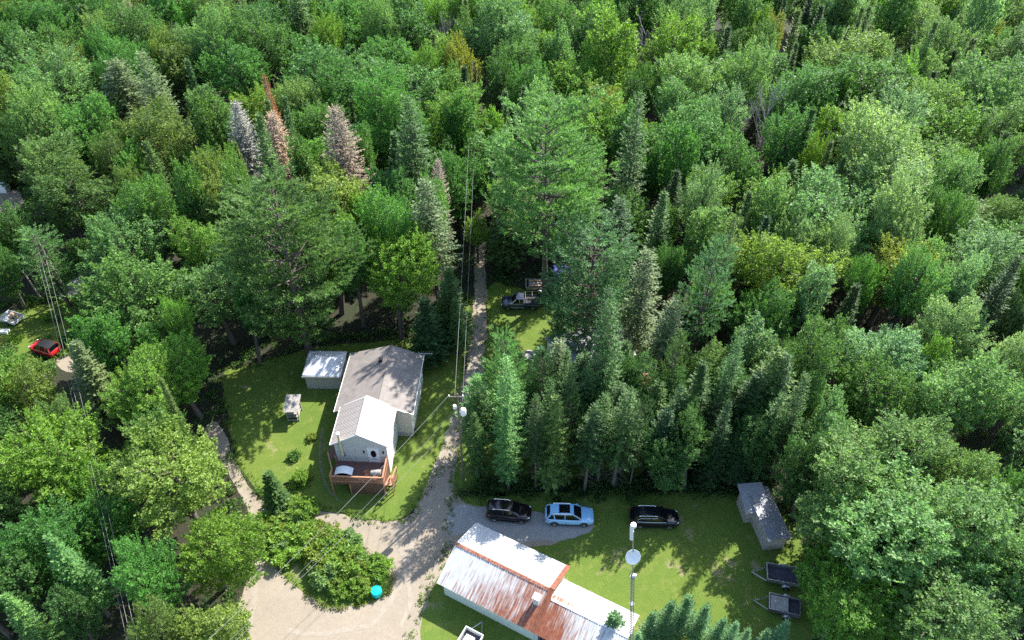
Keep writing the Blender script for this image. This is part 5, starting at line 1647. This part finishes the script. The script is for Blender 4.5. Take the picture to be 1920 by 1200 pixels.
def bush(p_, s, tint, label, group=None, small=False):
    me = rnd.choice(SMALL if small else BUSH)
    o = bpy.data.objects.new('shrub', me); COL.objects.link(o)
    o.location = p_; o.rotation_euler = (0, 0, rnd.random() * 6.28); o.scale = (s, s, s * rnd.uniform(.9, 1.15) * (.68 if group and 'island' in group else 1))
    t_ = TINT[tint]; j = rnd.uniform(1.25, 1.6)
    o.color = (t_[0] * j, t_[1] * j, t_[2] * j, 1)
    if group: BL.setdefault(label, []).append(o)
    return tag(o, label, 'shrub', group)


BL = {}
k = 0
ISL = [Vector(q) for q in W((515, 985), (560, 1008), (610, 1045), (650, 1075), (690, 1095))]
for i in range(50):
    u_ = (i + rnd.random()) / 50 * 3.999
    q = ISL[int(u_)].lerp(ISL[int(u_) + 1], u_ % 1)
    off = rnd.gauss(0, .85)
    q = Vector((q.x + off * .6, q.y + off * .8, 0))
    tn = rnd.choice(['lime', 'lime', 'yellow', 'light', 'lime', 'olive'])
    sd_ = 'fir end' if u_ < 1.3 else ('middle' if u_ < 2.7 else 'tank end')
    bush(q, rnd.uniform(.75, 1.15) * (1.12 if u_ < 3 else .85), tn, f'{WORD[tn]} bush in the thicket on the grassy island, {sd_}', 'bushes of the thicket on the grassy island')
bush(at(563, 905), 1.25, 'lime', 'lime-yellow round hydrangea bush on the lawn left of the deck', small=True)
bush(at(573, 898), 1.0, 'yellow', 'smaller yellow bush touching the hydrangea left of the deck', small=True)
bush(at(553, 858), .85, 'mid', 'round dark green bush alone on the lawn', small=True)
bush(at(585, 822), .7, 'olive', 'little olive bush on the lawn nearest the house shadow', small=True)
bush(at(777, 812), .55, 'mid', 'little green bush at the house corner beside the white wall', small=True)
bush(at(716, 925), .45, 'pale', 'pale flowering bush at the deck corner post', small=True)
bush(at(85, 640), .9, 'mid', 'round green bush on the far-off lawn behind the red car', small=True)
for i, (px, py) in enumerate([(20, 660), (45, 675), (30, 640), (60, 690), (95, 690), (10, 700), (120, 665), (130, 640), (110, 600), (90, 600)]):
    bush(at(px, py), rnd.uniform(.7, 1.2), rnd.choice(['lime', 'light', 'green']), 'leafy bush crowding the edge of the far-off lawn', 'bushes round the far-off lawn', small=True)

for lab, qs in BL.items():
    if len(qs) > 1:
        qs.sort(key=lambda q: px_of(*q.location)[0])
        for i, q in enumerate(qs):
            q['label'] = f"{'leftmost' if i == 0 else ('rightmost' if i == len(qs) - 1 else NTH[i - 1])} {lab}"

# ------------------------------------------------------------------ ground cover nobody could count
def clump_field(name, pts, leaf, per, tint, sc):
    P0 = np.array(pts)
    k = len(P0)
    idx = np.repeat(np.arange(k), per)
    s = R_.uniform(.5, 1.3, k) * sc
    d = rdir(len(idx)); d[:, 2] = np.abs(d[:, 2])
    pos = np.concatenate([P0[:, :2], np.zeros((k, 1))], 1)[idx] + d * (s[idx] * R_.random(len(idx)) ** .5)[:, None] * np.array([1, 1, .8])
    L = leaf * R_.uniform(.7, 1.4, len(idx))
    Q = leaves(pos, nrm(d + np.array([0, 0, .6]) + R_.normal(size=d.shape) * .5), nrm(np.array([0, 0, 1.0]) + R_.normal(size=d.shape) * .6), L, L * .55)
    me = quad_mesh(name, Q); me.materials.append(M['leaf'])
    o = link(name, me); o.color = (*TINT[tint], 1)
    return tag(o, kind='stuff')


def along(poly, n, out, jit):
    res = []
    L = [(Vector(poly[i]), Vector(poly[(i + 1) % len(poly)])) for i in range(len(poly))]
    tot = sum((b2 - a).length for a, b2 in L)
    for a, b2 in L:
        for _ in range(int(n * (b2 - a).length / tot)):
            p_ = a.lerp(b2, rnd.random())
            nv = Vector((b2.y - a.y, a.x - b2.x)).normalized()
            for s in (1, -1):
                q = p_ + nv * s * (out + abs(rnd.gauss(0, jit)))
                if not any(inside(q.x, q.y, c2) for c2 in CLEAR): res.append((q.x, q.y)); break
    return res


und = []
for q in CLEAR: und += along([p_[:2] for p_ in q], 170, .3, 1.4)
for _ in range(1500):
    y = 30 + 150 * rnd.random() ** 1.4; x = rnd.uniform(-1, 1) * (960 / F * (y * CP + H0 * SP) + 4)
    if not any(inside(x, y, q) for q in CLEAR): und.append((x, y))
front = [(rnd.uniform(-4.5, 27), rnd.gauss(47.0, .7)) for _ in range(150)]
clump_field('undergrowth', und, .26, 42, 'mid', .75)
clump_field('hedge_undergrowth', front, .26, 60, 'dark', .8)
rim = []
for q in (ISLE,): rim += [(a.x, a.y) for a in (Vector(q[i]).lerp(Vector(q[(i + 1) % len(q)]), rnd.random()) for i in range(len(q)) for _ in range(9))]
clump_field('weeds', rim, .16, 26, 'olive', .35)
# grass tufts along the mown edges
tf = []
for q in (LAWN_L, LAWN_R, LAWN_P): tf += [(a.x + rnd.gauss(0, .35), a.y + rnd.gauss(0, .35)) for a in (Vector(q[i]).lerp(Vector(q[(i + 1) % len(q)]), rnd.random()) for i in range(len(q)) for _ in range(26))]
clump_field('grass_tufts', tf, .14, 14, 'lime', .2)
import collections
print(collections.Counter(q['kind'] for q in TREES))
print('TREES', len(TREES), 'filler', ok)
